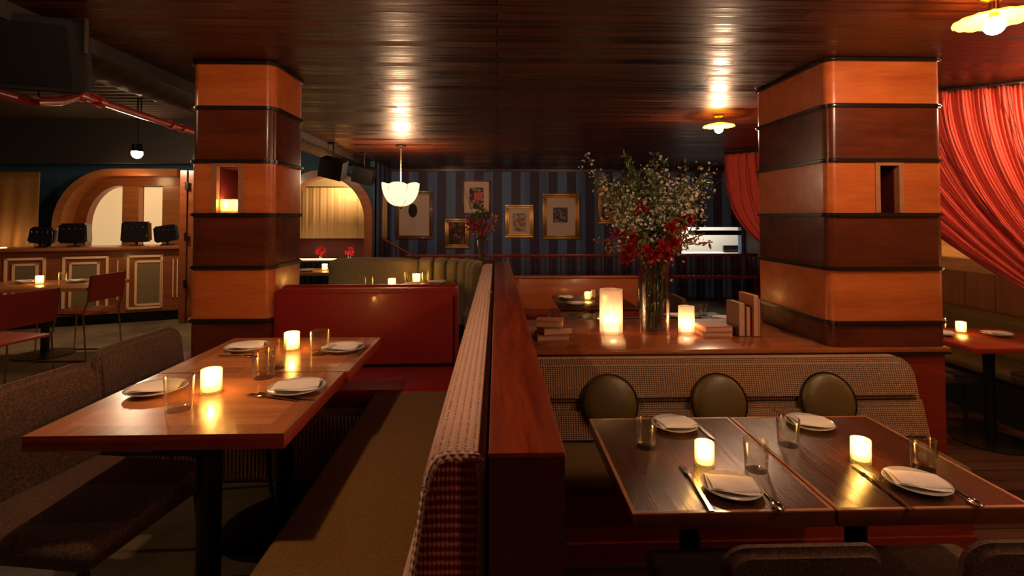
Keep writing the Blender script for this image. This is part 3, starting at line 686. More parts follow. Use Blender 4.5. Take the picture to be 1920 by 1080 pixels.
# vase and bouquet
vp = atz(1227, 622, ZL); VH = .50; VR = .10
tag(mesh_obj('flower_vase', lathe(NB(), [(0,0),(VR*.98,0),(VR,.006),(VR,VH),(VR-.004,VH),(VR-.005,.022),(0,.022)], 48), M['glass']), 'tall clear glass cylinder vase packed with stems on the ledge', 'vase').location = vp
def leaf(b, p, d, L, W_, mi=0):
    d = d.normalized(); s = d.cross(Vector((random.uniform(-1,1), random.uniform(-1,1), random.uniform(-1,1)))).normalized(); n = d.cross(s)
    v = [b.verts.new(p+d*L*a+s*W_*c+n*L*e) for a, c, e in ((0,0,0),(.35,.5,.04),(.75,.35,.02),(1,0,-.08),(.75,-.35,.02),(.35,-.5,.04))]
    m = b.verts.new(p+d*L*.5-n*L*.04)
    for i in range(6): b.faces.new([v[i], v[(i+1) % 6], m]).material_index = mi
def blossom(b, p, r, mi=0, n=5):
    ax = Vector((random.gauss(0,1), random.gauss(0,1)-.6, random.gauss(0,1)+.5)).normalized(); s = ax.orthogonal().normalized(); u = ax.cross(s)
    c = b.verts.new(p+ax*r*.1)
    for i in range(n):
        a = 2*PI*i/n+random.random()*.3; e = s*math.cos(a)+u*math.sin(a); g = s*math.cos(a+.5)+u*math.sin(a+.5); h = s*math.cos(a-.5)+u*math.sin(a-.5)
        q = [b.verts.new(p+h*r*.6+ax*r*.25), b.verts.new(p+e*r+ax*r*.4), b.verts.new(p+g*r*.6+ax*r*.25)]
        b.faces.new([c]+q).material_index = mi
def stem_pts(base, mouth, tip, n=9, wob=.02):
    pts = []
    for i in range(n+1):
        u = i/n
        p = base.lerp(mouth, min(1, u/.4)) if u < .4 else None
        if p is None:
            k = (u-.4)/.6; mid = mouth.lerp(tip, .5)+Vector((0,0,.05)); p = mouth.lerp(mid, k).lerp(mid.lerp(tip, k), k)
            p = p+Vector((random.gauss(0,wob*.3), random.gauss(0,wob*.3), random.gauss(0,wob*.3)))*k
        pts.append(p)
    return pts
bq = thing('flower_bouquet', 'large loose bouquet of white blossom branches, greenery and red flowers in the tall vase', 'flowers', (vp.x, vp.y, ZL+.024))
mt = Vector((0,0,VH-.02)); rnd = random.Random(11)
def tippt(px, py, dy=0): return aty(px, py, vp.y+dy)-Vector(bq.location)
def rim(): a = rnd.uniform(0, 2*PI); r = rnd.uniform(0, .075); return Vector((r*math.cos(a), r*math.sin(a), VH-.03))
def foot(): a = rnd.uniform(0, 2*PI); r = rnd.uniform(0, .07); return Vector((r*math.cos(a), r*math.sin(a), .004))
wb = [(1098,300,.05),(1122,335,-.1),(1135,375,.1),(1150,400,-.15),(1168,330,.1),(1185,350,-.1),(1205,375,.15),(1225,340,-.05),(1240,300,.12),(1255,330,-.12),(1268,345,.1),(1278,360,-.05),(1290,318,.14),(1312,345,-.1),(1325,318,.05),(1330,358,.12),(1300,385,-.15),(1320,400,.1),(1200,400,-.18),(1250,385,-.2),(1165,368,-.2),(1285,345,.0),(1215,310,.1),(1180,395,.2),(1310,370,.15)]
for (px, py, dy) in wb:
    tip = tippt(px, py, dy); pts = stem_pts(foot(), rim(), tip, 11, .03)
    br = mesh_obj('blossom_branch', tube(NB(), pts, [.0035*(1-.7*i/11) for i in range(12)], 5), M['twig'], bq)
    b = NB(); lb = NB()
    for i in range(150):
        k = rnd.uniform(.45, 1); j = min(10, int(k*11)); base = pts[j].lerp(pts[j+1], k*11-j); sp = .055*(1.25-k)+.018
        q = base+Vector((rnd.gauss(0,sp), rnd.gauss(0,sp), rnd.gauss(0,sp)))
        if rnd.random() < .62: blossom(b, q, rnd.uniform(.007,.0145))
        else: leaf(lb, q, Vector((rnd.gauss(0,1), rnd.gauss(0,1), rnd.gauss(.5,1))), rnd.uniform(.025,.042), rnd.uniform(.014,.022))
    mesh_obj('blossoms', b, M['blossom'], br, smooth=False); mesh_obj('leaves', lb, M['leaf'], br, smooth=False)
for (px, py, dy) in ((1172,285,.0),(1164,330,.1),(1228,285,-.1),(1235,330,.1),(1190,320,.12),(1150,350,0),(1270,430,.1),(1120,345,.1),(1285,410,-.2),(1215,360,0),(1325,335,.1),(1180,300,.05),(1245,420,-.2),(1200,440,-.2)):
    tip = tippt(px, py, dy); pts = stem_pts(foot(), rim(), tip, 11, .03)
    br = mesh_obj('leafy_branch', tube(NB(), pts, [.004*(1-.7*i/11) for i in range(12)], 5), M['stem'], bq)
    lb = NB()
    for i in range(75):
        k = rnd.uniform(.42, 1); j = min(10, int(k*11)); base = pts[j].lerp(pts[j+1], k*11-j)
        leaf(lb, base+Vector((rnd.gauss(0,.018), rnd.gauss(0,.018), rnd.gauss(0,.018))), Vector((rnd.gauss(0,1), rnd.gauss(0,1), rnd.gauss(.4,1))), rnd.uniform(.032,.058), rnd.uniform(.018,.030))
    mesh_obj('leaves', lb, M['leaf'], br, smooth=False)
for (px, py) in ((1098,296),(1240,272),(1283,268),(1172,278),(1362,325),(1345,300),(1290,300),(1268,290)):
    tip = tippt(px, py, rnd.uniform(-.1,.1)); pts = stem_pts(foot(), rim(), tip, 11, .05)
    mesh_obj('bare_twig', tube(NB(), pts, [.003*(1-.75*i/11) for i in range(12)], 5), M['twig'], bq)
for (px, py, dy) in ((1180,468,-.12),(1160,440,-.05),(1212,470,-.18),(1243,462,-.18),(1262,455,-.15),(1275,420,-.12),(1258,425,-.18),(1200,390,-.1),(1287,410,-.05),(1225,480,-.16),(1190,445,-.16),(1250,480,-.1),(1175,485,-.05)):
    c = tippt(px, py, dy); fl = NB(); tube(fl, stem_pts(foot(), rim(), c, 8, .01), .003, 5)
    fo = mesh_obj('red_flower', fl, M['stem'], bq); b = NB()
    for i in range(34):
        d = Vector((rnd.gauss(0,1), rnd.gauss(0,1)-.5, rnd.gauss(0,1))).normalized(); leaf(b, c+d*.006, d, rnd.uniform(.035,.062), rnd.uniform(.022,.034))
    mesh_obj('petals', b, M['petal_red'], fo, smooth=False)
for (px, py, dy) in ((1112,450,0),(1130,470,-.05),(1320,440,0),(1335,455,.05),(1300,455,-.1),(1145,460,.1),(1310,430,.1),(1285,470,-.05)):
    tip = tippt(px, py, dy); pts = stem_pts(foot(), rim(), tip, 9, .02); br = mesh_obj('autumn_branch', tube(NB(), pts, .0028, 5), M['twig'], bq); lb = NB()
    for i in range(30):
        k = rnd.uniform(.5, 1); j = min(8, int(k*9)); base = pts[j].lerp(pts[j+1], k*9-j)
        leaf(lb, base, Vector((rnd.gauss(0,1), rnd.gauss(0,1), rnd.gauss(0,1))), rnd.uniform(.03,.05), rnd.uniform(.015,.024))
    mesh_obj('leaves', lb, M['leaf_y'], br, smooth=False)
b = NB(); lb = NB()
for i in range(60): tube(b, [foot(), (foot()+rim())/2, rim()], .0035, 5)
mesh_obj('stem_bundle', b, M['stem'], bq)['kind'] = 'stuff'
for i in range(260):
    a = rnd.uniform(0, 2*PI); r = .088*math.sqrt(rnd.random()); q = Vector((r*math.cos(a)*.8, r*math.sin(a)*.8, rnd.uniform(.03, VH-.05)))
    leaf(lb, q, Vector((rnd.gauss(0,.2), rnd.gauss(0,.2), rnd.gauss(0,1))), rnd.uniform(.02,.035), rnd.uniform(.01,.016))
mesh_obj('submerged_leaves', lb, M['leaf'], bq, smooth=False)['kind'] = 'stuff'

# ------------------------------------------------------------ ceiling lamps
def ceil_lamp(x, y, label, W, px=None):
    t = thing('ceiling_lamp', label, 'lamp', (x, y, ZC))
    mesh_obj('canopy', lathe(NB(), [(0,-.001),(.05,-.001),(.05,-.02),(.018,-.03),(.018,-.07),(0,-.07)], 24), M['brass'], t)
    mesh_obj('shade', lathe(NB(), [(.018,-.075),(.06,-.082),(.12,-.10),(.14,-.108),(.14,-.112),(.12,-.105),(.06,-.087),(.018,-.080)], 48, fn=lambda r, z, a: (r, z+(.003*math.cos(16*a) if r > .11 else 0))), M['amber'], t)
    mesh_obj('socket', lathe(NB(), [(0,-.07),(.016,-.07),(.016,-.10),(0,-.10)], 16), M['brass'], t)
    b = NB(); ball(b, (0,0,-.135), .038, 16, 10); mesh_obj('bulb', b, M['bulb'], t)
    lamp('bulb_light', (x, y, ZC-.19), W, .03)
    return t
ceil_lamp(2.06, 4.67, 'lit brass ceiling lamp with amber glass dish, left of the right column', 24)
ceil_lamp(2.12, 2.10, 'lit ceiling lamp with amber dish cut by the top right corner of the picture', 16)
lp2 = ceil_lamp(-1.0, 1.50, 'lit ceiling lamp above the left booth tables', 20)
# off-frame lamps of the same rows, light only what they would light
ceil_lamp(2.1, -.3, 'lit ceiling lamp behind the viewer on the right', 10)
ceil_lamp(2.1, 1.0, 'lit ceiling lamp above the right end of the right booth tables', 9)

# pendant
pp = (-1.262, 6.78, ZC); t = thing('pendant_lamp', 'lit scalloped glass bowl pendant hanging in front of the striped wall', 'lamp', pp)
mesh_obj('canopy', lathe(NB(), [(0,0),(.07,0),(.07,-.015),(.02,-.035),(0,-.035)], 24), M['moulding'], t)
b = NB()
for i in range(22):
    z = -.035-i*.024
    pts = [(.006*math.cos(a)*(1 if i % 2 else 0), .006*math.cos(a)*(0 if i % 2 else 1), z-.014+.015*math.sin(a)) for a in [2*PI*k/10 for k in range(11)]]
    tube(b, pts, .0022, 5)
mesh_obj('chain', b, simple('cream_chain', (.6,.5,.35), .4), t)
zt, zb_ = 1.79-ZC, 1.49-ZC
b = NB(); prof = []
for i in range(13):
    a = PI/2*i/12; prof.append((.25*math.sin(a)**.9 if i else 0, zb_+(zt-zb_)*(1-math.cos(a))))
def scal(r, z, a):
    k = abs(math.sin(a*3)); g = (r/.25)**2
    return (r*(1-.06*g*(1-k)), z+(.035*(k**.6)-.025)*g)
lathe(b, prof, 72, fn=scal)
gm = simple('glowing_cream_glass', (1,.85,.6), .4, emit=(1,.80,.48), es=.9)
mesh_obj('bowl_shade', b, gm, t, ang=80)
b = NB()
for k in range(6):
    a = PI/3*k; pts = [(r*math.cos(a)*(.955 if r > .2 else 1), r*math.sin(a)*(.955 if r > .2 else 1), z-.004) for r, z in [(p[0], p[1]) for p in prof]]
    tube(b, pts, .003, 5)
mesh_obj('bowl_ribs', b, M['brass'], t)
b = NB(); ball(b, (0,0,zb_-.02), .015); tube(b, [(0,0,-.55),(0,0,zb_)], .004, 6); mesh_obj('finial', b, M['moulding'], t)
b = NB(); ball(b, (0,0,zt-.06), .035); mesh_obj('bulb', b, M['bulb_soft'], t)
lamp('pendant_light', (pp[0], pp[1], 1.88), 32, .08)

# ------------------------------------------------------------ pictures on the back wall
def art_mat(name, base, blobs, sc=6):
    m, nt, bs = mat(name); L = nt.links.new
    tc = nd(nt, 'ShaderNodeTexCoord'); v = nd(nt, 'ShaderNodeTexVoronoi', Scale=sc); L(tc.outputs['Object'], v.inputs['Vector'])
    r = nd(nt, 'ShaderNodeValToRGB'); r.color_ramp.interpolation = 'CONSTANT'; els = r.color_ramp.elements; cs = [base]+blobs
    els[0].color = col(cs[0]); els[1].position = 1/len(cs); els[1].color = col(cs[1])
    for i in range(2, len(cs)): e = els.new(i/len(cs)); e.color = col(cs[i])
    sp = nd(nt, 'ShaderNodeSeparateColor'); L(v.outputs['Color'], sp.inputs[0]); L(sp.outputs[0], r.inputs[0]); L(r.outputs[0], bs.inputs['Base Color']); bs.inputs['Roughness'].default_value = .6
    return m
def picture(label, px0, py0, px1, py1, fw, fm, mw, am, extra=None):
    a, c = aty(px0, py1, YB), aty(px1, py0, YB); x0, x1, z0, z1 = a.x, c.x, a.z, c.z
    t = thing('framed_picture', label, 'picture', ((x0+x1)/2, YB, z0), 0, 'framed pictures on the striped wall')
    b = NB()
    for (fa, fb, d0) in ((0, .55, .05), (.55, 1, .032)):
        u, v = fw*fa, fw*fb; y0, y1 = YB-d0, YB-.002
        X0, X1, Z0, Z1 = x0+u, x1-u, z0+u, z1-u; w_ = v-u
        box(b, X0, X1, y0, y1, Z0, Z0+w_, bev=.004); box(b, X0, X1, y0, y1, Z1-w_, Z1, bev=.004); box(b, X0, X0+w_, y0, y1, Z0+w_, Z1-w_, bev=.004); box(b, X1-w_, X1, y0, y1, Z0+w_, Z1-w_, bev=.004)
    mesh_obj('frame', b, fm, t, world=True)
    mesh_obj('mat_board', bx(x0+fw, x1-fw, YB-.02, YB-.004, z0+fw, z1-fw), M['matb'] if mw else am, t, world=True, smooth=False)
    if extra:
        q0, q1 = aty(extra[0], extra[3], YB), aty(extra[2], extra[1], YB)
        if extra[4] == 'oval':
            b = NB(); ball(b, (0,0,0), 1, 24, 12); b.transform(Matrix.Translation(((q0.x+q1.x)/2, YB-.0215, (q0.z+q1.z)/2)) @ Matrix.Diagonal(((q1.x-q0.x)/2, .002, (q1.z-q0.z)/2, 1)))
            mesh_obj('artwork', b, am, t, world=True)
        else: mesh_obj('artwork', bx(q0.x, q1.x, YB-.024, YB-.02, q0.z, q1.z), am, t, world=True, smooth=False)
    return t
DK = (.03,.022,.02)
picture('framed drawing of a small dark form, partly behind the glowing pendant', 742, 358, 812, 448, .07, M['frame_brown'], 1, simple('dark_ink', DK, .7), (766,382,783,408,'oval'))
pb = picture('picture with a black print and a painted pink reflection on a cream mat, highest on the wall', 867, 338, 920, 402, .035, M['frame_brown'], 1, art_mat('print_dark', (.5,.32,.26), [(.04,.02,.02),(.3,.2,.16),(.08,.03,.03)], 18), (880,352,907,392,'rect'))
q0, q1 = aty(889,376,YB), aty(905,361,YB); mesh_obj('reflection_patch', bx(q0.x, q1.x, YB-.027, YB-.024, q0.z, q1.z), simple('pink_reflection', (.9,.14,.16), .6), pb, world=True, smooth=False)  # pink reflection in the picture glass, painted as a solid patch on the artwork
picture('small dark painting in a brown gilt frame behind the far flowers', 834, 410, 880, 466, .08, M['frame_gold'], 0, art_mat('dark_painting', (.03,.01,.008), [(.08,.015,.01),(.03,.012,.01),(.25,.08,.05)], 14))
picture('small picture in a bright gold frame with a red and grey sketch', 947, 384, 1000, 446, .075, simple('bright_gilt', (.85,.50,.12), .3, .5), 1, art_mat('sketch', (.60,.44,.34), [(.5,.13,.08),(.3,.25,.22),(.6,.45,.35)], 16), (961,400,986,434,'rect'))
picture('large picture in an ornate gold frame with a small dark print', 1017, 363, 1086, 449, .085, M['frame_gold'], 1, art_mat('grey_print', (.10,.08,.09), [(.3,.25,.22),(.06,.05,.06),(.16,.12,.12)], 22), (1037,389,1064,417,'rect'))
picture('gilt framed dark picture half hidden by the white blossoms', 1121, 352, 1162, 420, .08, M['frame_gold'], 0, art_mat('dark_floral', (.10,.05,.02), [(.4,.22,.10),(.05,.03,.02),(.5,.35,.2)], 14))

# ------------------------------------------------------------ railing in front of the back wall
def rail(label, px0, px1, yt, yb, Y, n, ybot=None):
    a, c = aty(px0, yt, Y), aty(px1, yb, Y); t = thing('wooden_railing', label, 'railing', ((a.x+c.x)/2, Y, ZR)); z0 = c.z
    mesh_obj('handrail', bx(a.x, c.x, Y-.03, Y+.03, a.z-.05, a.z, bev=.008), M['red_wood'], t, world=True)
    mesh_obj('bottom_rail', bx(a.x, c.x, Y-.025, Y+.025, z0, z0+.05, bev=.006), M['red_wood'], t, world=True)
    for i in range(n):
        x = a.x+.03+(c.x-a.x-.06)*i/(n-1); mesh_obj('baluster', bx(x-.012, x+.012, Y-.012, Y+.012, z0+.05, a.z-.05), M['divider_end'], t, world=True, smooth=False)
    for i in range(4):
        x = a.x+.02+(c.x-a.x-.04)*i/3; mesh_obj('post', bx(x-.03, x+.03, Y-.03, Y+.03, ZR if x > .06 else 0, z0), M['divider_end'], t, world=True, smooth=False)
rail('dark red wooden railing with thin balusters in front of the striped wall', 762, 1420, 477, 522, 8.9, 70)
a, c = aty(718, 448, 9.3), aty(775, 480, 9.3)
t = thing('stair_railing', 'sloping dark red stair rail beside the arched alcove', 'railing', (c.x, 9.3, 0))
mesh_obj('handrail', tube(NB(), [(a.x,9.3,a.z),(c.x,9.3,c.z)], .028, 8), M['red_wood'], t, world=True)
for i in range(8):
    u = i/7; x, z = a.x+(c.x-a.x)*u, a.z+(c.z-a.z)*u; mesh_obj('baluster', bx(x-.012, x+.012, 9.288, 9.312, 0, z), M['divider_end'], t, world=True, smooth=False)

# ------------------------------------------------------------ far right booth: orange wood back, tables
a, c = aty(955, 522, 6.6), aty(1196, 600, 6.6)
t = thing('orange_booth_bench', 'orange brown wooden booth back below the striped wall', 'bench', ((a.x+c.x)/2, 6.6, ZR))
mesh_obj('back_panel', bx(a.x, c.x, 6.58, 6.66, ZR, a.z, bev=.01), wood('orange_booth', (.40,.09,.025), (.55,.15,.04), 'X', 1, .3, .3), t, world=True)
mesh_obj('top_rail', bx(a.x, c.x, 6.56, 6.68, a.z, a.z+.03, bev=.01), M['col_light'], t, world=True)
mesh_obj('seat', bx(a.x, c.x, 6.1, 6.58, .08, .18, bev=.02), M['vinyl_red'], t, world=True)
mesh_obj('base', bx(a.x, c.x, 6.14, 6.58, ZR, .08), M['red_wood'], t, world=True)
def small_table(name, label, x0, x1, y0, y1, z, zf, top, edge=None, g='tables in the rear dining area'):
    cx, cy = (x0+x1)/2, (y0+y1)/2; t = thing(name, label, 'table', (cx, cy, zf), 0, g); h = z-zf; hx, hy = (x1-x0)/2, (y1-y0)/2
    mesh_obj('tabletop', bx(-hx, hx, -hy, hy, h-.035, h, bev=.003), top, t)
    mesh_obj('post', cyl(NB(), 0, 0, .02, h-.035, .035), M['black'], t); mesh_obj('pedestal_base', lathe(NB(), [(0,0),(.24,0),(.24,.008),(.05,.03),(0,.03)], 32), M['black'], t)
    return t
def far_set(pts, z, where, lit=.8, cnt=[0]):
    for kind, x, y in pts[0]: pass
small_table('dining_table', 'dark table with two candles in front of the orange booth back', .62, 1.38, 4.95, 5.75, .47, ZR, M['wood_dark'])
def tset(z, items):
    for kind, x, y, label in items:
        if kind == 'pn': put('plate', (x, y, z), 0, 'white plate '+label); put('napkin', (x, y, z+.010), rnd.uniform(-.4,.4), 'folded napkin '+label)
        elif kind == 'g': put('glass', (x, y, z), 0, 'clear tumbler '+label)
        else: put('votive', (x, y, z), 0, 'small lit votive '+label, light=.9)
tset(.47, [('pn', .75, 5.55, 'at the far left of the table before the orange booth'), ('pn', .80, 5.15, 'at the near left of the table before the orange booth'), ('pn', 1.25, 5.5, 'at the far right of the table before the orange booth'),
    ('c', .97, 5.45, 'at the rear centre of the table before the orange booth'), ('c', 1.10, 5.2, 'at the front centre of the table before the orange booth'), ('g', .92, 5.2, 'left of the front candle before the orange booth'), ('g', 1.04, 5.5, 'between the candles before the orange booth')])
small_table('dining_table', 'dark table just behind the ledge, left of the jar candle', .45, .97, 4.1, 4.7, .47, ZR, M['wood_dark'])
tset(.47, [('g', .50, 4.35, 'behind the left book stack'), ('g', .74, 4.5, 'just behind the ledge, left of the big jar candle'), ('g', .80, 4.42, 'just behind the ledge, nearer the big jar candle')])
small_table('dining_table', 'dark table just behind the ledge, right of the vase', 1.46, 2.02, 4.1, 4.7, .47, ZR, M['wood_dark'])
tset(.47, [('pn', 1.57, 4.5, 'behind the small jar candle'), ('pn', 1.93, 4.38, 'behind the stack of books on the right'), ('g', 1.76, 4.45, 'behind the pinkish book, left one'), ('g', 1.85, 4.55, 'behind the pinkish book, right one')])

def mk_dark_chair():
    t = thing('dark_chair', '', 'chair')
    b = NB(); box(b, -.22, .24, -.23, .23, .38, .46, bev=.03, seg=3); mesh_obj('seat', b, M['seat_olive'], t)
    b = NB(); prism(b, rrect(-.22, .22, .44, .80, .06, 6), -.24, -.20, M=YZ); mesh_obj('backrest', b, M['tweed'], t)
    for sx, sy in ((1,1),(1,-1),(-1,1),(-1,-1)): mesh_obj('leg', tube(NB(), [(.19*sx,.2*sy,.39),(.21*sx,.21*sy,0)], .01, 6), M['black'], t)
    return t
PROTO['dchair'] = mk_dark_chair
GD = 'dark chairs in the rear dining area'
put('dchair', (.36, 5.3, ZR), 0, 'dark chair left of the table before the orange booth', GD)
put('dchair', (1.215, 4.45, ZR), PI*.5, 'dark chair behind the vase between two tables', GD)
put('dchair', (1.68, 5.35, ZR), PI, 'dark chair right of the table before the orange booth', GD)
put('dchair', (-1.72, 4.2, 0), -.3, 'dark chair beside the beige curved banquette', GD)

# tables in front of the curved banquette
small_table('dining_table', 'wood table close behind the red bench with a starry candle', -1.45, -.84, 4.02, 4.40, .75, 0, M['wood_table'])
tset(.75, [('c', -.88, 4.35, 'on the table close behind the red bench'), ('pn', -1.25, 4.2, 'left on the table close behind the red bench'), ('g', -1.06, 4.3, 'left of the candle close behind the red bench'), ('pn', -1.0, 4.15, 'right on the table close behind the red bench')])
small_table('dining_table', 'wood table inside the curve of the beige banquette', -.82, -.42, 4.40, 4.80, .75, 0, M['wood_table'])
tset(.75, [('c', -.73, 4.72, 'inside the curve of the beige banquette'), ('pn', -.72, 4.52, 'left on the table inside the curved banquette'), ('pn', -.54, 4.66, 'right on the table inside the curved banquette'), ('g', -.79, 4.64, 'beside the candle inside the curved banquette'), ('g', -.65, 4.74, 'right of the candle inside the curved banquette')])

# far vase of flowers
vpos = aty(905, 488, 5.6); 
t = thing('console_stand', 'dark slim stand holding the small flower vase behind the divider', 'stand', (vpos.x, 5.6, 0))
mesh_obj('stand_top', bx(-.16, .16, -.14, .14, vpos.z-.03, vpos.z), M['divider_end'], t); mesh_obj('stand_body', bx(-.13, .13, -.11, .11, 0, vpos.z-.03), M['divider_end'], t)
tag(mesh_obj('flower_vase', lathe(NB(), [(0,0),(.045,0),(.055,.1),(.065,.22),(.062,.22),(.05,.1),(.04,.01),(0,.01)], 24), M['glass']), 'small clear vase with pink and dark flowers beyond the divider', 'vase').location = vpos
fb = thing('flower_bouquet', 'small bouquet of pink and dark red flowers beyond the divider', 'flowers', (vpos.x, vpos.y, vpos.z+.012))
b = NB()
for i in range(22): a = i*1.7; tube(b, [(.03*math.cos(a),.03*math.sin(a),.002),(.01*math.sin(a),0,.1),(.045*math.cos(a*2),.045*math.sin(a*2),.25)], .003, 5)
mesh_obj('stems', b, M['stem'], fb)
def fpt(px, py): return aty(px, py, 5.6)-Vector(fb.location)
for (px, py, m, n_, s_) in ((893,432,'petal_pink',20,.05),(897,440,'blossom',10,.03),(925,408,'petal_pink',18,.05),(918,425,'petal_pink',20,.045),(885,425,'petal_red',40,.06),(905,420,'petal_red',44,.06),(890,408,'leaf',50,.05),(912,405,'leaf',50,.05),(900,398,'leaf',40,.05),(880,412,'petal_red',30,.05),(905,438,'petal_red',30,.04)):
    c = fpt(px, py); b = NB(); tube(b, [(0,0,.2), c], .003, 5); fo = mesh_obj('flower', b, M['stem'], fb); b = NB()
    for i in range(n_): d = Vector((rnd.gauss(0,1), rnd.gauss(0,1), rnd.gauss(0,1))); leaf(b, c+d*.3*s_, d, rnd.uniform(.6,1)*s_, s_*.45)
    mesh_obj('petals', b, M[m], fo, smooth=False)
for (px, py) in ((868,345),(945,370),(957,385),(950,398),(862,390)):
    c = fpt(px, py); mesh_obj('twig', tube(NB(), [(0,0,.2), (c*.6)+Vector((0,0,.06)), c], [.004,.003,.0015], 5), M['twig'], fb)

# ------------------------------------------------------------ arched alcove in the middle
YA = 8.8
def arch_poly(x0, x1, z0, z1, r, n=14, sq_left=False):
    pts = [(x1, z0)]
    for i in range(n+1): a = PI/2*i/n; pts.append((x1-r+r*math.cos(a), z1-r+r*math.sin(a)))
    if sq_left: pts.append((x0, z1))
    else:
        for i in range(n+1): a = PI/2+PI/2*i/n; pts.append((x0+r+r*math.cos(a), z1-r+r*math.sin(a)))
    pts.append((x0, z0)); return pts
def arch_ring(b, outer, inner, y0, y1):      # two arc polylines with same count, from right foot over to left foot
    for A, B in (((outer), (inner)),):
        n = len(A); P0 = [[b.verts.new((x, y, z)) for x, z in L_] for L_ in (A, B) for y in (y0, y1)]
        of, ob, if_, ib = P0
        for i in range(n-1):
            b.faces.new([of[i], of[i+1], if_[i+1], if_[i]]); b.faces.new([ob[i], ob[i+1], ib[i+1], ib[i]])
            b.faces.new([of[i], of[i+1], ob[i+1], ob[i]]); b.faces.new([if_[i], if_[i+1], ib[i+1], ib[i]])
        for i in (0, n-1): b.faces.new([of[i], if_[i], ib[i], ob[i]])
r0 = aty(700, 485, YA); l0 = aty(520, 485, YA); tp = aty(640, 322, YA)
def ap(x0, x1, z0, z1, rx, n=20):
    pts = [(x1, z0)]
    for i in range(n+1): a = PI/2*i/n; pts.append((x1-rx+rx*math.cos(a), z1-.75+.75*math.sin(a)*(1)))
    for i in range(n+1): a = PI/2+PI/2*i/n; pts.append((x0+rx+rx*math.cos(a), z1-.75+.75*math.sin(a)))
    pts.append((x0, z0)); return pts
OX0, OX1 = l0.x, r0.x; fw = .13
outer = ap(OX0, OX1, 0, tp.z+.02, .78); inner = ap(OX0+fw, OX1-fw, 0, tp.z-.09, .68)
b = NB(); arch_ring(b, outer, inner, YA-.12, YA+.2)
struct('trim_4', b, M['gold_wood'], 'wooden arch around the glowing alcove')
# wall around arch (left of striped wall)
b = NB(); big = [(OX1+.9, 0)]+[(OX1+.9, 2.85)]
n = len(outer); wl = []
for i, (x, z) in enumerate(outer):
    u = i/(n-1)
    wl.append((OX1+.02 if i < n/2-6 else (OX0-.5 if i > n/2+6 else OX1+.02+(OX0-.5-OX1-.02)*((i-(n/2-6))/12)), z if (i == 0 or i == n-1) else 2.85))
arch_ring(b, wl, outer, YA-.02, YA+.1)
struct('wall_alcove', b, M['blue_wall'], 'dark blue wall around the arched alcove')
o = struct('wall_alcove', bx(0, YB-YA-.02, 0, .1, 0, 2.84), M['stripes'], 'striped return wall beside the arched alcove', smooth=False); o.location = (OX1+.02, YA+.01, 0); o.rotation_euler = (0, 0, PI/2)
struct('wall_alcove', bx(OX0-.6, OX1+.4, YA+1.5, YA+1.6, 0, 2.85), M['cream_wall'], 'cream back wall inside the alcove', smooth=False)
# gold curtain hanging in the alcove
zt_, zb2 = aty(640, 352, YA+.6).z, aty(640, 447, YA+.6).z
cx0, cx1 = OX0-.1, OX1+.1
def gc(u, v): x = cx0+(cx1-cx0)*u; return (x, YA+.6+.006*math.sin(x*42)+.003*math.sin(x*97), zt_+(zb2-zt_)*v)
b = NB(); grid(b, gc, 260, 2); o = mesh_obj('alcove_curtain', b, M['curt_gold']); tag(o, 'short gold curtain hanging on a rail in the glowing alcove', 'curtain')
o.modifiers.new('thick', 'SOLIDIFY').thickness = .004
mesh_obj('curtain_rail', tube(NB(), [(cx0, YA+.6, zt_+.012), (cx1, YA+.6, zt_+.012)], .012, 8), M['brass'], o)
lamp('alcove_light', (-2.7, YA+.30, 2.02), 16, .1, (1,.68,.36)); lamp('alcove_light', (-2.7, YA+.9, 2.3), 20, .1, (1,.66,.34))
za = aty(640, 484, YA+.3).z
struct('trim_6', bx(OX0-.3, OX1+.01, YA+.72, YA+.78, 0, zb2+.03), simple('alcove_dark_red', (.13,.012,.01), .6), 'dark red wall below the gold curtain', smooth=False)
struct('trim_5', bx(OX0-.1, OX1+.01, YA+.25, YA+.5, 0, za-.03), simple('alcove_red', (.16,.012,.01), .5), 'red bench back below the alcove', smooth=False)
tag(mesh_obj('led_strip', bx(OX0-.05, OX1-.14, YA+.26, YA+.29, za-.03, za-.008), emis('led_strip_glow', (1,.68,.32), 7)), 'glowing light strip under the gold curtain in the alcove', 'light strip')
# tufted bench and table with flowers seen through
a, c = aty(565, 490, 7.2), aty(622, 540, 7.2)
t = thing('tufted_bench', 'dark tufted bench back below the glowing alcove', 'bench', ((a.x+c.x)/2, 7.2, 0))
b = NB()
for i in range(12): box(b, a.x-.4+i*.08, a.x-.4+i*.08+.077, 7.14, 7.22, .42, a.z, bev=.02, seg=3)
mesh_obj('backrest', b, M['blackm'], t, world=True); mesh_obj('seat', bx(a.x-.4, a.x+.56, 6.8, 7.14, .32, .44, bev=.02), M['blackm'], t, world=True); mesh_obj('base', bx(a.x-.38, a.x+.54, 6.84, 7.2, 0, .32), M['blackm'], t, world=True)
q = aty(612, 512, 6.3)
small_table('dining_table', 'small table with red flowers below the glowing alcove', q.x-.4, q.x+.25, 6.05, 6.6, .70, 0, M['wood_table'])
tset(.70, [('pn', q.x-.2, 6.2, 'left on the small table below the alcove'), ('c', q.x-.02, 6.3, 'on the small table below the alcove'), ('g', q.x+.1, 6.4, 'on the small table below the alcove')])
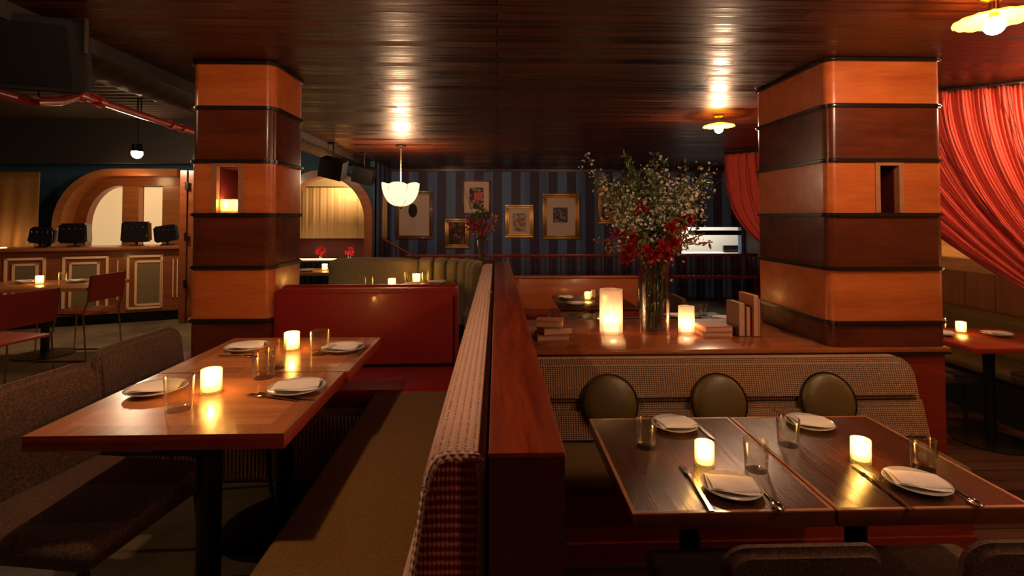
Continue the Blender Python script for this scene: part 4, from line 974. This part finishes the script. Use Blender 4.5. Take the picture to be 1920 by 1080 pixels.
for px, py, l in ((601, 484, 'left small vase of red flowers in front of the light strip'), (655, 484, 'right small vase of red flowers in front of the light strip')):
    p = aty(px, py, YA+.38); p.z = za-.03
    t = thing('flower_vase', l, 'vase', p)
    mesh_obj('glass_body', lathe(NB(), [(0,0),(.03,0),(.03,.08),(.027,.08),(.027,.005),(0,.005)], 16), M['glass'], t)
    b = NB()
    for i in range(40): d = Vector((rnd.gauss(0,1), rnd.gauss(0,1), rnd.gauss(0,1))); leaf(b, Vector((0,0,.15))+d*.012, d, .075, .042)
    mesh_obj('flower_head', b, simple('bright_red_petal', (.8,.03,.05), .5), t, smooth=False); mesh_obj('stem', tube(NB(), [(0,0,.006),(0,0,.15)], .006, 5), M['stem'], t)

# ------------------------------------------------------------ bar side: big arched structure
Yb = 8.0
def pz(px, py, Y=Yb): q = aty(px, py, Y); return q.x, q.z
t = thing('arched_backbar', 'big arched wooden backbar with two lit cream panes behind the counter', 'backbar', (-5.5, Yb, 0))
xl, _ = pz(97, 400, Yb-.35); xr, _ = pz(357, 400); _, ztp = pz(200, 320); _, zlow = pz(200, 470)
def qarc(x0, x1, z1, rx, rz, n=16):       # from left foot up the quarter arc to right end top
    pts = [(x0, 0)]
    for i in range(n+1): a = PI-PI/2*i/n; pts.append((x0+rx+rx*math.cos(a), z1-rz+rz*math.sin(a)))
    pts.append((x1, z1)); return pts
x2, _ = pz(150, 400); _, z2 = pz(200, 333); x3, _ = pz(173, 400); _, z3 = pz(200, 349)
A = qarc(xl, xr, ztp, .85, .85); B_ = qarc(x2, xr, z2, .68, .75); D_ = qarc(x3, xr, z3, .50, .62)
b = NB(); arch_ring(b, A, B_, Yb-.35, Yb); mesh_obj('outer_arch', b, M['gold_wood'], t, world=True)
b = NB(); arch_ring(b, B_, D_, Yb-.12, Yb); mesh_obj('inner_arch', b, M['bar_wood'], t, world=True)
mx0, _ = pz(238, 400); mx1, _ = pz(268, 400); rx0, _ = pz(312, 400)
b = NB(); box(b, mx0, mx1, Yb-.10, Yb, 0, z3); box(b, rx0, xr, Yb-.10, Yb, 0, z3); mesh_obj('mullion', b, M['gold_wood'], t, world=True, smooth=False)
pane = simple('lit_cream_pane', (.9,.72,.45), .5, emit=(1,.66,.32), es=.34)
for u0, u1 in ((x3-.02, mx0), (mx1, rx0)): mesh_obj('lit_pane', bx(u0, u1, Yb+.02, Yb+.03, .3, z3-.01), pane, t, world=True, smooth=False)
xs, _ = pz(75, 400, 8.2)
struct('wall_back', bx(-8.6, OX0-.45, 8.25, 8.35, 0, 2.9), M['blue_wall'], 'dark blue wall behind the bar', smooth=False)
# wooden draped panel at far left
x0g, zg0 = pz(0, 460, 7.6); x1g, zg1 = pz(76, 322, 7.6)
def gd(u, v): x = -8.2+(x1g+8.2)*u; z = zg1+(.3-zg1)*v; return (x, 7.6+.05*math.sin(x*26+v*3)*v, z)
b = NB(); grid(b, gd, 90, 14); o = tag(mesh_obj('gold_curtain', b, simple('amber_drape', (.34,.15,.04), .6)), 'amber gold curtain at the far left behind the bar', 'curtain'); o.modifiers.new('thick', 'SOLIDIFY').thickness = .006
struct('trim_7', bx(-8.5, -4.2, 7.45, 7.55, 2.12, 2.84), M['void'], 'black beam over the bar', smooth=False)
# folding door beside the column
a, c = aty(345, 320, 6.7), aty(358, 596, 6.7)
t = thing('folding_screen', 'narrow hinged wooden screen standing left of the niche column', 'screen', (a.x, 6.7, 0))
for k in range(2): mesh_obj('leaf_panel', bx(a.x-.02+k*.09, a.x+.06+k*.09, 6.66+k*.02, 6.72+k*.02, .01, a.z), M['bar_wood'], t, world=True, smooth=False)
for z in (.45, 1.05, 1.7): mesh_obj('hinge', bx(a.x+.045, a.x+.085, 6.645, 6.66, z, z+.1), M['black'], t, world=True, smooth=False)
# bar counter
A0 = Vector((-5.35, 6.45, 0)); A1 = Vector((-4.12, 6.93, 0)); d = (A1-A0).normalized(); ang = math.atan2(d.y, d.x); LB = 3.6; st = A1-d*LB
t = thing('bar_counter', 'reddish wooden bar counter with gold framed olive panels', 'counter', st, ang)
mesh_obj('counter_body', bx(0, LB, 0, .55, .13, .93), M['bar_wood'], t); mesh_obj('plinth', bx(0, LB, .04, .5, 0, .13), M['blackm'], t)
mesh_obj('counter_top', bx(-.02, LB+.02, -.05, .58, .93, .97, bev=.006), M['bar_wood'], t)
def rayhit(px):
    r_ = ray(px, 500); s_ = (st.x*r_.y-st.y*r_.x)/(d.y*r_.x-d.x*r_.y); return s_
for (o0, o1, i0, i1) in ((8,86,23,72),(117,204,130,187),(238,306,253,305)):
    u0, u1, w0, w1 = rayhit(o0), rayhit(o1), rayhit(i0), rayhit(i1)
    pn = mesh_obj('inset_panel', bx(w0+.02, w1-.02, -.006, 0, .22, .78), M['olive_panel'], t, smooth=False)
    b = NB()
    for (p0, p1, z0, z1, w_) in ((u0, u1, .17, .86, .028), (w0, w1, .21, .79, .026)):
        for q in ((p0,p1,z0,z0+w_),(p0,p1,z1-w_,z1),(p0,p0+w_,z0,z1),(p1-w_,p1,z0,z1)): box(b, q[0], q[1], -.012, 0, q[2], q[3])
    mesh_obj('gold_trim', b, simple('pale_gold_trim', (.95,.60,.32), .4), pn, smooth=False)
b = NB()
for px in (221, 325, 333):
    u = rayhit(px); box(b, u-.006, u+.006, -.01, 0, .3, .8)
mesh_obj('gold_strip', b, simple('pale_gold_trim', (.95,.60,.32), .4), t, smooth=False)
for (px, wid, hh, tilt, l) in ((60,.26,.20,.12,'black box speaker at the left end of the bar counter'),(123,.30,.25,0,'glossy black box speaker second from the left on the bar counter'),(243,.31,.27,0,'glossy black box speaker in front of the left lit pane on the bar counter'),(304,.26,.22,-.15,'black box speaker on a foot in front of the right lit pane')):
    u = rayhit(px); p = st+d*u+Vector((-d.y, d.x, 0))*.3
    t = thing('bar_speaker', l, 'speaker', (p.x, p.y, .97), ang, 'black speakers on the bar counter')
    zb0 = .05
    b = NB(); prism(b, [(-.5*wid,0),(.5*wid,0),(.46*wid,hh),(-.46*wid,hh)], -.1, .12, M=Matrix.Rotation(tilt,4,'Y') @ XZ); bmesh.ops.translate(b, vec=(0,0,zb0), verts=b.verts)
    bmesh.ops.bevel(b, geom=b.edges[:], offset=.02, segments=3, affect='EDGES'); mesh_obj('cabinet', b, simple('gloss_black', (.006,.006,.007), .18, coat=.4), t)
    b = NB(); box(b, -.07, .07, -.07, .07, 0, .012); cyl(b, 0, 0, .01, .08, .015); mesh_obj('foot', b, M['black'], t)
    b = NB()
    for k in range(4): ball(b, (-.3*wid+k*.2*wid, -.122, zb0+hh*.72), .008, 8, 6)
    mesh_obj('knob', b, M['steel'], t)
struct('wall_left', bx(-8.5, -8.4, 5, 8.3, 0, 2.85), M['cream_wall'], 'pale wall at the far left', smooth=False)
lamp('backbar_light', (-6.9, 7.3, 1.0), 2.5, .1, (1,.6,.25))
lamp('backbar_light', (-5.3, 7.4, 1.9), 3.5, .1, (1,.6,.25))

# left area tables & red chairs
def mk_red_chair():
    t = thing('red_chair', '', 'chair')        # faces +X
    b = NB(); box(b, -.2, .22, -.22, .22, .425, .45, bev=.01, seg=2)
    for v in b.verts: v.co.z += -.012*math.cos(v.co.y*7)
    mesh_obj('seat', b, simple('red_leather', (.58,.085,.03), .4, coat=.2), t)
    b = NB(); prism(b, rrect(-.22, .22, .55, .80, .02, 4), -.245, -.228, M=YZ)
    for v in b.verts: v.co.x -= .10*(v.co.z-.55)
    mesh_obj('backrest', b, simple('dark_red_leather', (.28,.022,.012), .4, coat=.2), t)
    for s in (-1, 1):
        y = .225*s
        mesh_obj('side_frame', tube(NB(), [(-.262,y,.80),(-.235,y,.55),(-.20,y,.44),(-.235,y,.012),(-.22,y,.008),(.22,y,.008),(.235,y,.012),(.21,y,.44),(-.20,y,.44)], .0075, 6), M['chrome'], t)
    mesh_obj('stretcher', tube(NB(), [(.21,-.225,.42),(.21,.225,.42)], .0075, 6), M['chrome'], t)
    return t
PROTO['rchair'] = mk_red_chair
t = small_table('dining_table', 'wood table with candle and plates in front of the bar counter', -5.0, -3.87, 4.85, 5.55, .69, 0, M['wood_table'], g='tables in front of the bar'); t.rotation_euler[2] = .12
tset(.69, [('c', -4.5, 5.2, 'on the table before the bar counter'), ('pn', -4.72, 5.3, 'left on the table before the bar counter'), ('pn', -4.25, 5.35, 'right on the table before the bar counter'), ('g', -4.36, 5.3, 'on the table before the bar counter, right of the candle')])
lab = 'tables in front of the bar'
t = small_table('dining_table', 'wood table cut by the left edge of the picture', -4.95, -3.95, 3.95, 4.45, .69, 0, M['wood_table'], g=lab)
tset(.69, [('pn', -4.22, 4.32, 'on the table cut by the left picture edge')])
GRc = 'red leather chairs before the bar'
put('rchair', (-3.70, 3.93, 0), PI-.2, 'red leather chair nearer the viewer, at the table cut by the left edge', GRc)
put('rchair', (-4.06, 5.15, 0), PI, 'red leather chair at the right end of the bar table', GRc)

# ------------------------------------------------------------ left ceiling services
t = thing('air_duct', 'big dark round ventilation duct along the edge of the wood ceiling', 'duct', (-2.62, 5, 2.5))
b = NB(); y = .2; pr = []
N = 150
rings = []
for i in range(N+1):
    yy = .4+9*i/N; r = .24+(.006 if i % 3 == 0 else 0)
    rings.append([b.verts.new((-2.52+r*math.cos(a), yy, 2.46+r*math.sin(a))) for a in [2*PI*k/28 for k in range(28)]])
for A_, B2 in zip(rings, rings[1:]):
    for k in range(28): b.faces.new([A_[k], A_[(k+1) % 28], B2[(k+1) % 28], B2[k]])
b.faces.new(rings[0]); b.faces.new(rings[-1][::-1])
mesh_obj('duct_tube', b, M['duct'], t, world=True, ang=20)
b = NB()
for yy in (1.2, 3.0, 4.8, 6.6, 8.4): box(b, -2.53, -2.51, yy, yy+.03, 2.69, 2.85)
mesh_obj('hanger', b, M['black'], t, world=True, smooth=False)
# corrugated deck beyond the duct
def deck(u, v): x = -8.5+(5.5)*v; yy = .5+9*u; return (x, yy, 2.76+.02*math.sin(yy*2*PI/.16))
b = NB(); grid(b, deck, 460, 1); o = mesh_obj('ceiling', b, M['duct']); o['kind'] = 'structure'; o['label'] = 'corrugated dark metal deck over the bar side'
# red sprinkler pipe
P0 = aty(-60, 158, 2.6); P1 = aty(72, 190, 3.0); P2 = aty(148, 178, 3.4); P3 = aty(358, 246, 5.2)
t = thing('sprinkler_pipe', 'red sprinkler pipe with fittings running under the dark ceiling at the left', 'pipe', (P1.x, P1.y, P1.z))
mesh_obj('pipe_run', tube(NB(), [P0, P1+Vector((-.05,0,0)), P1, P1.lerp(P2,.5)-Vector((0,0,.02)), P2, P3, P3+(P3-P2)*.6], .028, 12), M['pipe_red'], t, world=True)
for u in (.0, .12, .75, .88):
    q = P2.lerp(P3, u); dd = (P3-P2).normalized(); mesh_obj('coupling', tube(NB(), [q-dd*.035, q+dd*.035], .042, 12), M['pipe_red'], t, world=True)
for q in (P1, P2, P2.lerp(P3,.45)):
    b = NB(); tube(b, [(q.x,q.y,q.z+.02),(q.x,q.y,2.84)], .006, 6); mesh_obj('hanger_rod', b, M['black'], t, world=True)
# big hanging speaker at top left
q = aty(85, 100, 2.5)
t = thing('hanging_speaker', 'large black loudspeaker hung from the ceiling at the top left', 'speaker', (q.x, q.y, q.z+.28))
Mr = Matrix.Rotation(math.radians(20),4,'Z') @ Matrix.Rotation(math.radians(18),4,'X')
b = NB(); prism(b, [(-.17,-.14),(.17,-.14),(.13,.16),(-.13,.16)], -.17, .17); bmesh.ops.bevel(b, geom=b.edges[:], offset=.01, segments=2, affect='EDGES'); b.transform(Matrix.Translation((0,0,-.28)) @ Mr); mesh_obj('cabinet', b, M['blackm'], t)
b = NB(); box(b, -.14, .14, -.146, -.139, -.14, .14); b.transform(Matrix.Translation((0,0,-.28)) @ Mr); mesh_obj('grille', b, M['black'], t, smooth=False)
mesh_obj('bracket', tube(NB(), [(-.19,0,-.28),(-.19,0,-.06),(.19,0,-.06),(.19,0,-.28)], .012, 8), M['duct'], t)
mesh_obj('hanger_rod', tube(NB(), [(0,0,-.06),(0,0,2.84-q.z-.28)], .015, 8), M['black'], t)
for (px, py, Y, l) in ((625,314,6.6,'black box speaker hung from the ceiling left of the pendant'), (683,326,7.6,'dark box speaker hung farther back beside the arch')):
    q = aty(px, py, Y); t = thing('hanging_speaker', l, 'speaker', (q.x, q.y, q.z)); ztop = ZC if q.x > -2.15 else 2.84
    b = NB(); box(b, -.15, .15, -.11, .11, -.13, .11, bev=.01, M=Matrix.Rotation(.25,4,'Y') @ Matrix.Rotation(.3,4,'X')); mesh_obj('cabinet', b, M['blackm'], t)
    b = NB(); tube(b, [(0,0,.1),(0,0,ztop-q.z)], .012, 8); cyl(b, 0, 0, ztop-q.z-.02, ztop-q.z-.001, .05); mesh_obj('bracket', b, M['black'], t)
# starry spotlight on the bar side
q = aty(257, 289, 6.2)
t = thing('spotlight', 'bright spotlight hanging from the dark ceiling above the bar', 'lamp', (q.x, q.y, 2.84))
mesh_obj('stem', tube(NB(), [(0,0,0),(0,0,q.z+.1-2.84)], .01, 8), M['black'], t)
mesh_obj('housing', lathe(NB(), [(0,.12),(.05,.12),(.06,.03),(.056,.03),(.045,.11),(0,.11)], 20, (0,0,q.z-2.84)), M['black'], t)
b = NB(); ball(b, (0,0,q.z-2.84+.01), .06, 16, 10); mesh_obj('bulb', b, M['bulb'], t)
lamp('spot_bulb_light', (q.x, q.y, q.z-.06), 26, .05, (1,.68,.4))
lamp('bar_side_lamp_light', (-4.2, 2.2, 2.5), 26, .08, (1,.68,.4))      # lamp of the same kind outside the frame
b = NB(); ball(b, (-4.2,2.2,2.6), .045, 16, 10); tube(b, [(-4.2,2.2,2.64),(-4.2,2.2,2.84)], .01, 6)
tag(mesh_obj('globe_lamp', b, M['bulb_soft']), 'lit lamp of the bar side outside the left edge', 'lamp')

# ------------------------------------------------------------ red cord curtains
def cord_curtain(label, A_, B_, ztop, sag, strands, side=1):
    """A_ near-column top end, B_ far end (xy). Cords fall then sweep toward B's foot."""
    A_, B_ = Vector((A_[0], A_[1], 0)), Vector((B_[0], B_[1], 0)); D = B_-A_; nrm = Vector((-D.y, D.x, 0)).normalized(); L = D.length
    t = thing('cord_curtain', label, 'curtain', (A_.x, A_.y, ztop))
    rg = random.Random(5)
    fo = D*1.02+Vector((0,0,0))
    def fn(u, v):
        top = A_+D*u; top.z = ztop
        foot_ = A_+D*(.98+.06*u); foot_.z = sag[1]+(sag[0]-sag[1])*(u)       # gather point
        k = v
        hx = k**sag[2]
        p = top.lerp(foot_, k); p.x = top.x+(foot_.x-top.x)*hx; p.y = top.y+(foot_.y-top.y)*hx
        amp = .012*(1-.6*k)+.002
        w_ = math.sin(u*2*PI*L/.11+3*k*math.sin(u*9))*amp+math.sin(u*2*PI*L/.022)*.004
        return p+nrm*w_
    b = NB(); grid(b, fn, strands, 46)
    o = mesh_obj('cords', b, M['curt_red'], t, world=True, ang=80); o['kind'] = 'stuff'; o.modifiers.new('thick', 'SOLIDIFY').thickness = .003
    # loose dark cords lying over the sheet
    b = NB()
    for i in range(26):
        u = rg.random(); du = rg.uniform(-.05,.1)
        pts = [fn(min(1,max(0,u+du*j/14+.006*math.sin(j*1.3+i))), j/14)-nrm*(.035 if nrm.y > 0 else -.035) for j in range(15)]
        tube(b, pts, .0035, 4)
    mesh_obj('loose_cords', b, simple('dark_red_cord', (.16,.012,.01), .8), t, world=True)['kind'] = 'stuff'
    b = NB(); top0, top1 = A_.copy(), B_.copy(); top0.z = top1.z = ztop+.02; tube(b, [top0, top1], .012, 8)
    for i in range(60): q = top0.lerp(top1, i/59); tube(b, [q-Vector((0,0,.03)), q+Vector((0,0,.028))], .004, 5)
    mesh_obj('curtain_rod', b, M['moulding'], t, world=True)
    return t
cord_curtain('big red cord curtain swept aside, right of the wide column', (2.75, 4.0), (4.28, 3.02), 2.27, (.22,.40,1.95), 1000)
cord_curtain('smaller red cord curtain hanging left of the wide column, farther back', (3.30, 7.30), (4.28, 6.05), 2.25, (.3,.45,3.2), 500)

# right side banquette + table
t = thing('long_banquette', 'long olive vinyl banquette along the right wall', 'banquette', (4.3, 4, ZR))
b = NB(); box(b, 4.34, 4.54, 1.5, 6.38, .12, .50, bev=.06, seg=5); mesh_obj('backrest', b, M['vinyl_olive'], t, world=True)
b = NB(); box(b, 3.95, 4.36, 1.5, 6.38, .06, .16, bev=.04, seg=4); mesh_obj('seat', b, M['vinyl_olive'], t, world=True)
mesh_obj('base', bx(4.0, 4.5, 1.5, 6.38, ZR, .06), M['blackm'], t, world=True, smooth=False)
small_table('dining_table', 'reddish wood table with a black post beyond the right column', 3.22, 3.98, 3.35, 3.98, .47, ZR, M['wood_edge'], g='tables at the right banquette')
pe = atz(1832, 606, .47)
tset(.47, [('pn', 3.32, 3.76, 'by the column on the right banquette table'), ('pn', 3.72, 3.72, 'at the right picture edge on the banquette table'), ('c', 3.54, 3.82, 'on the right banquette table'), ('g', 3.45, 3.90, 'behind the candle on the right banquette table')])
t = thing('backless_stool', 'brown padded bench seat beside the right banquette table post', 'stool', (3.35, 3.95, ZR))
mesh_obj('seat', bx(-.3, .22, -.22, .22, .39, .45, bev=.025, seg=3), M['tweed'], t)
for sx, sy in ((1,1),(1,-1),(-1,1),(-1,-1)): mesh_obj('leg', tube(NB(), [(.2*sx-.04,.17*sy,.40),(.21*sx-.04,.18*sy,0)], .012, 6), M['black'], t)
lamp('cove_light', (4.50, 5.0, .90), 10, kind='AREA', size=.05, sy=6, col=(1,.58,.22), rot=(0, math.radians(160), 0))
ceil_lamp(3.65, 3.0, 'added unseen fill lamp over the right banquette tables, outside the right edge', 14)  # added fill light for the right side, given a lamp fitting out of view

# niche candles
for dx, l in ((-.035, 'left of the two votives glowing in the column niche'), (.035, 'right of the two votives glowing in the column niche')):
    put('votive', (-1.62+dx, 3.185, 1.3755), 0, l, 'votives in the column niche', light=.35)
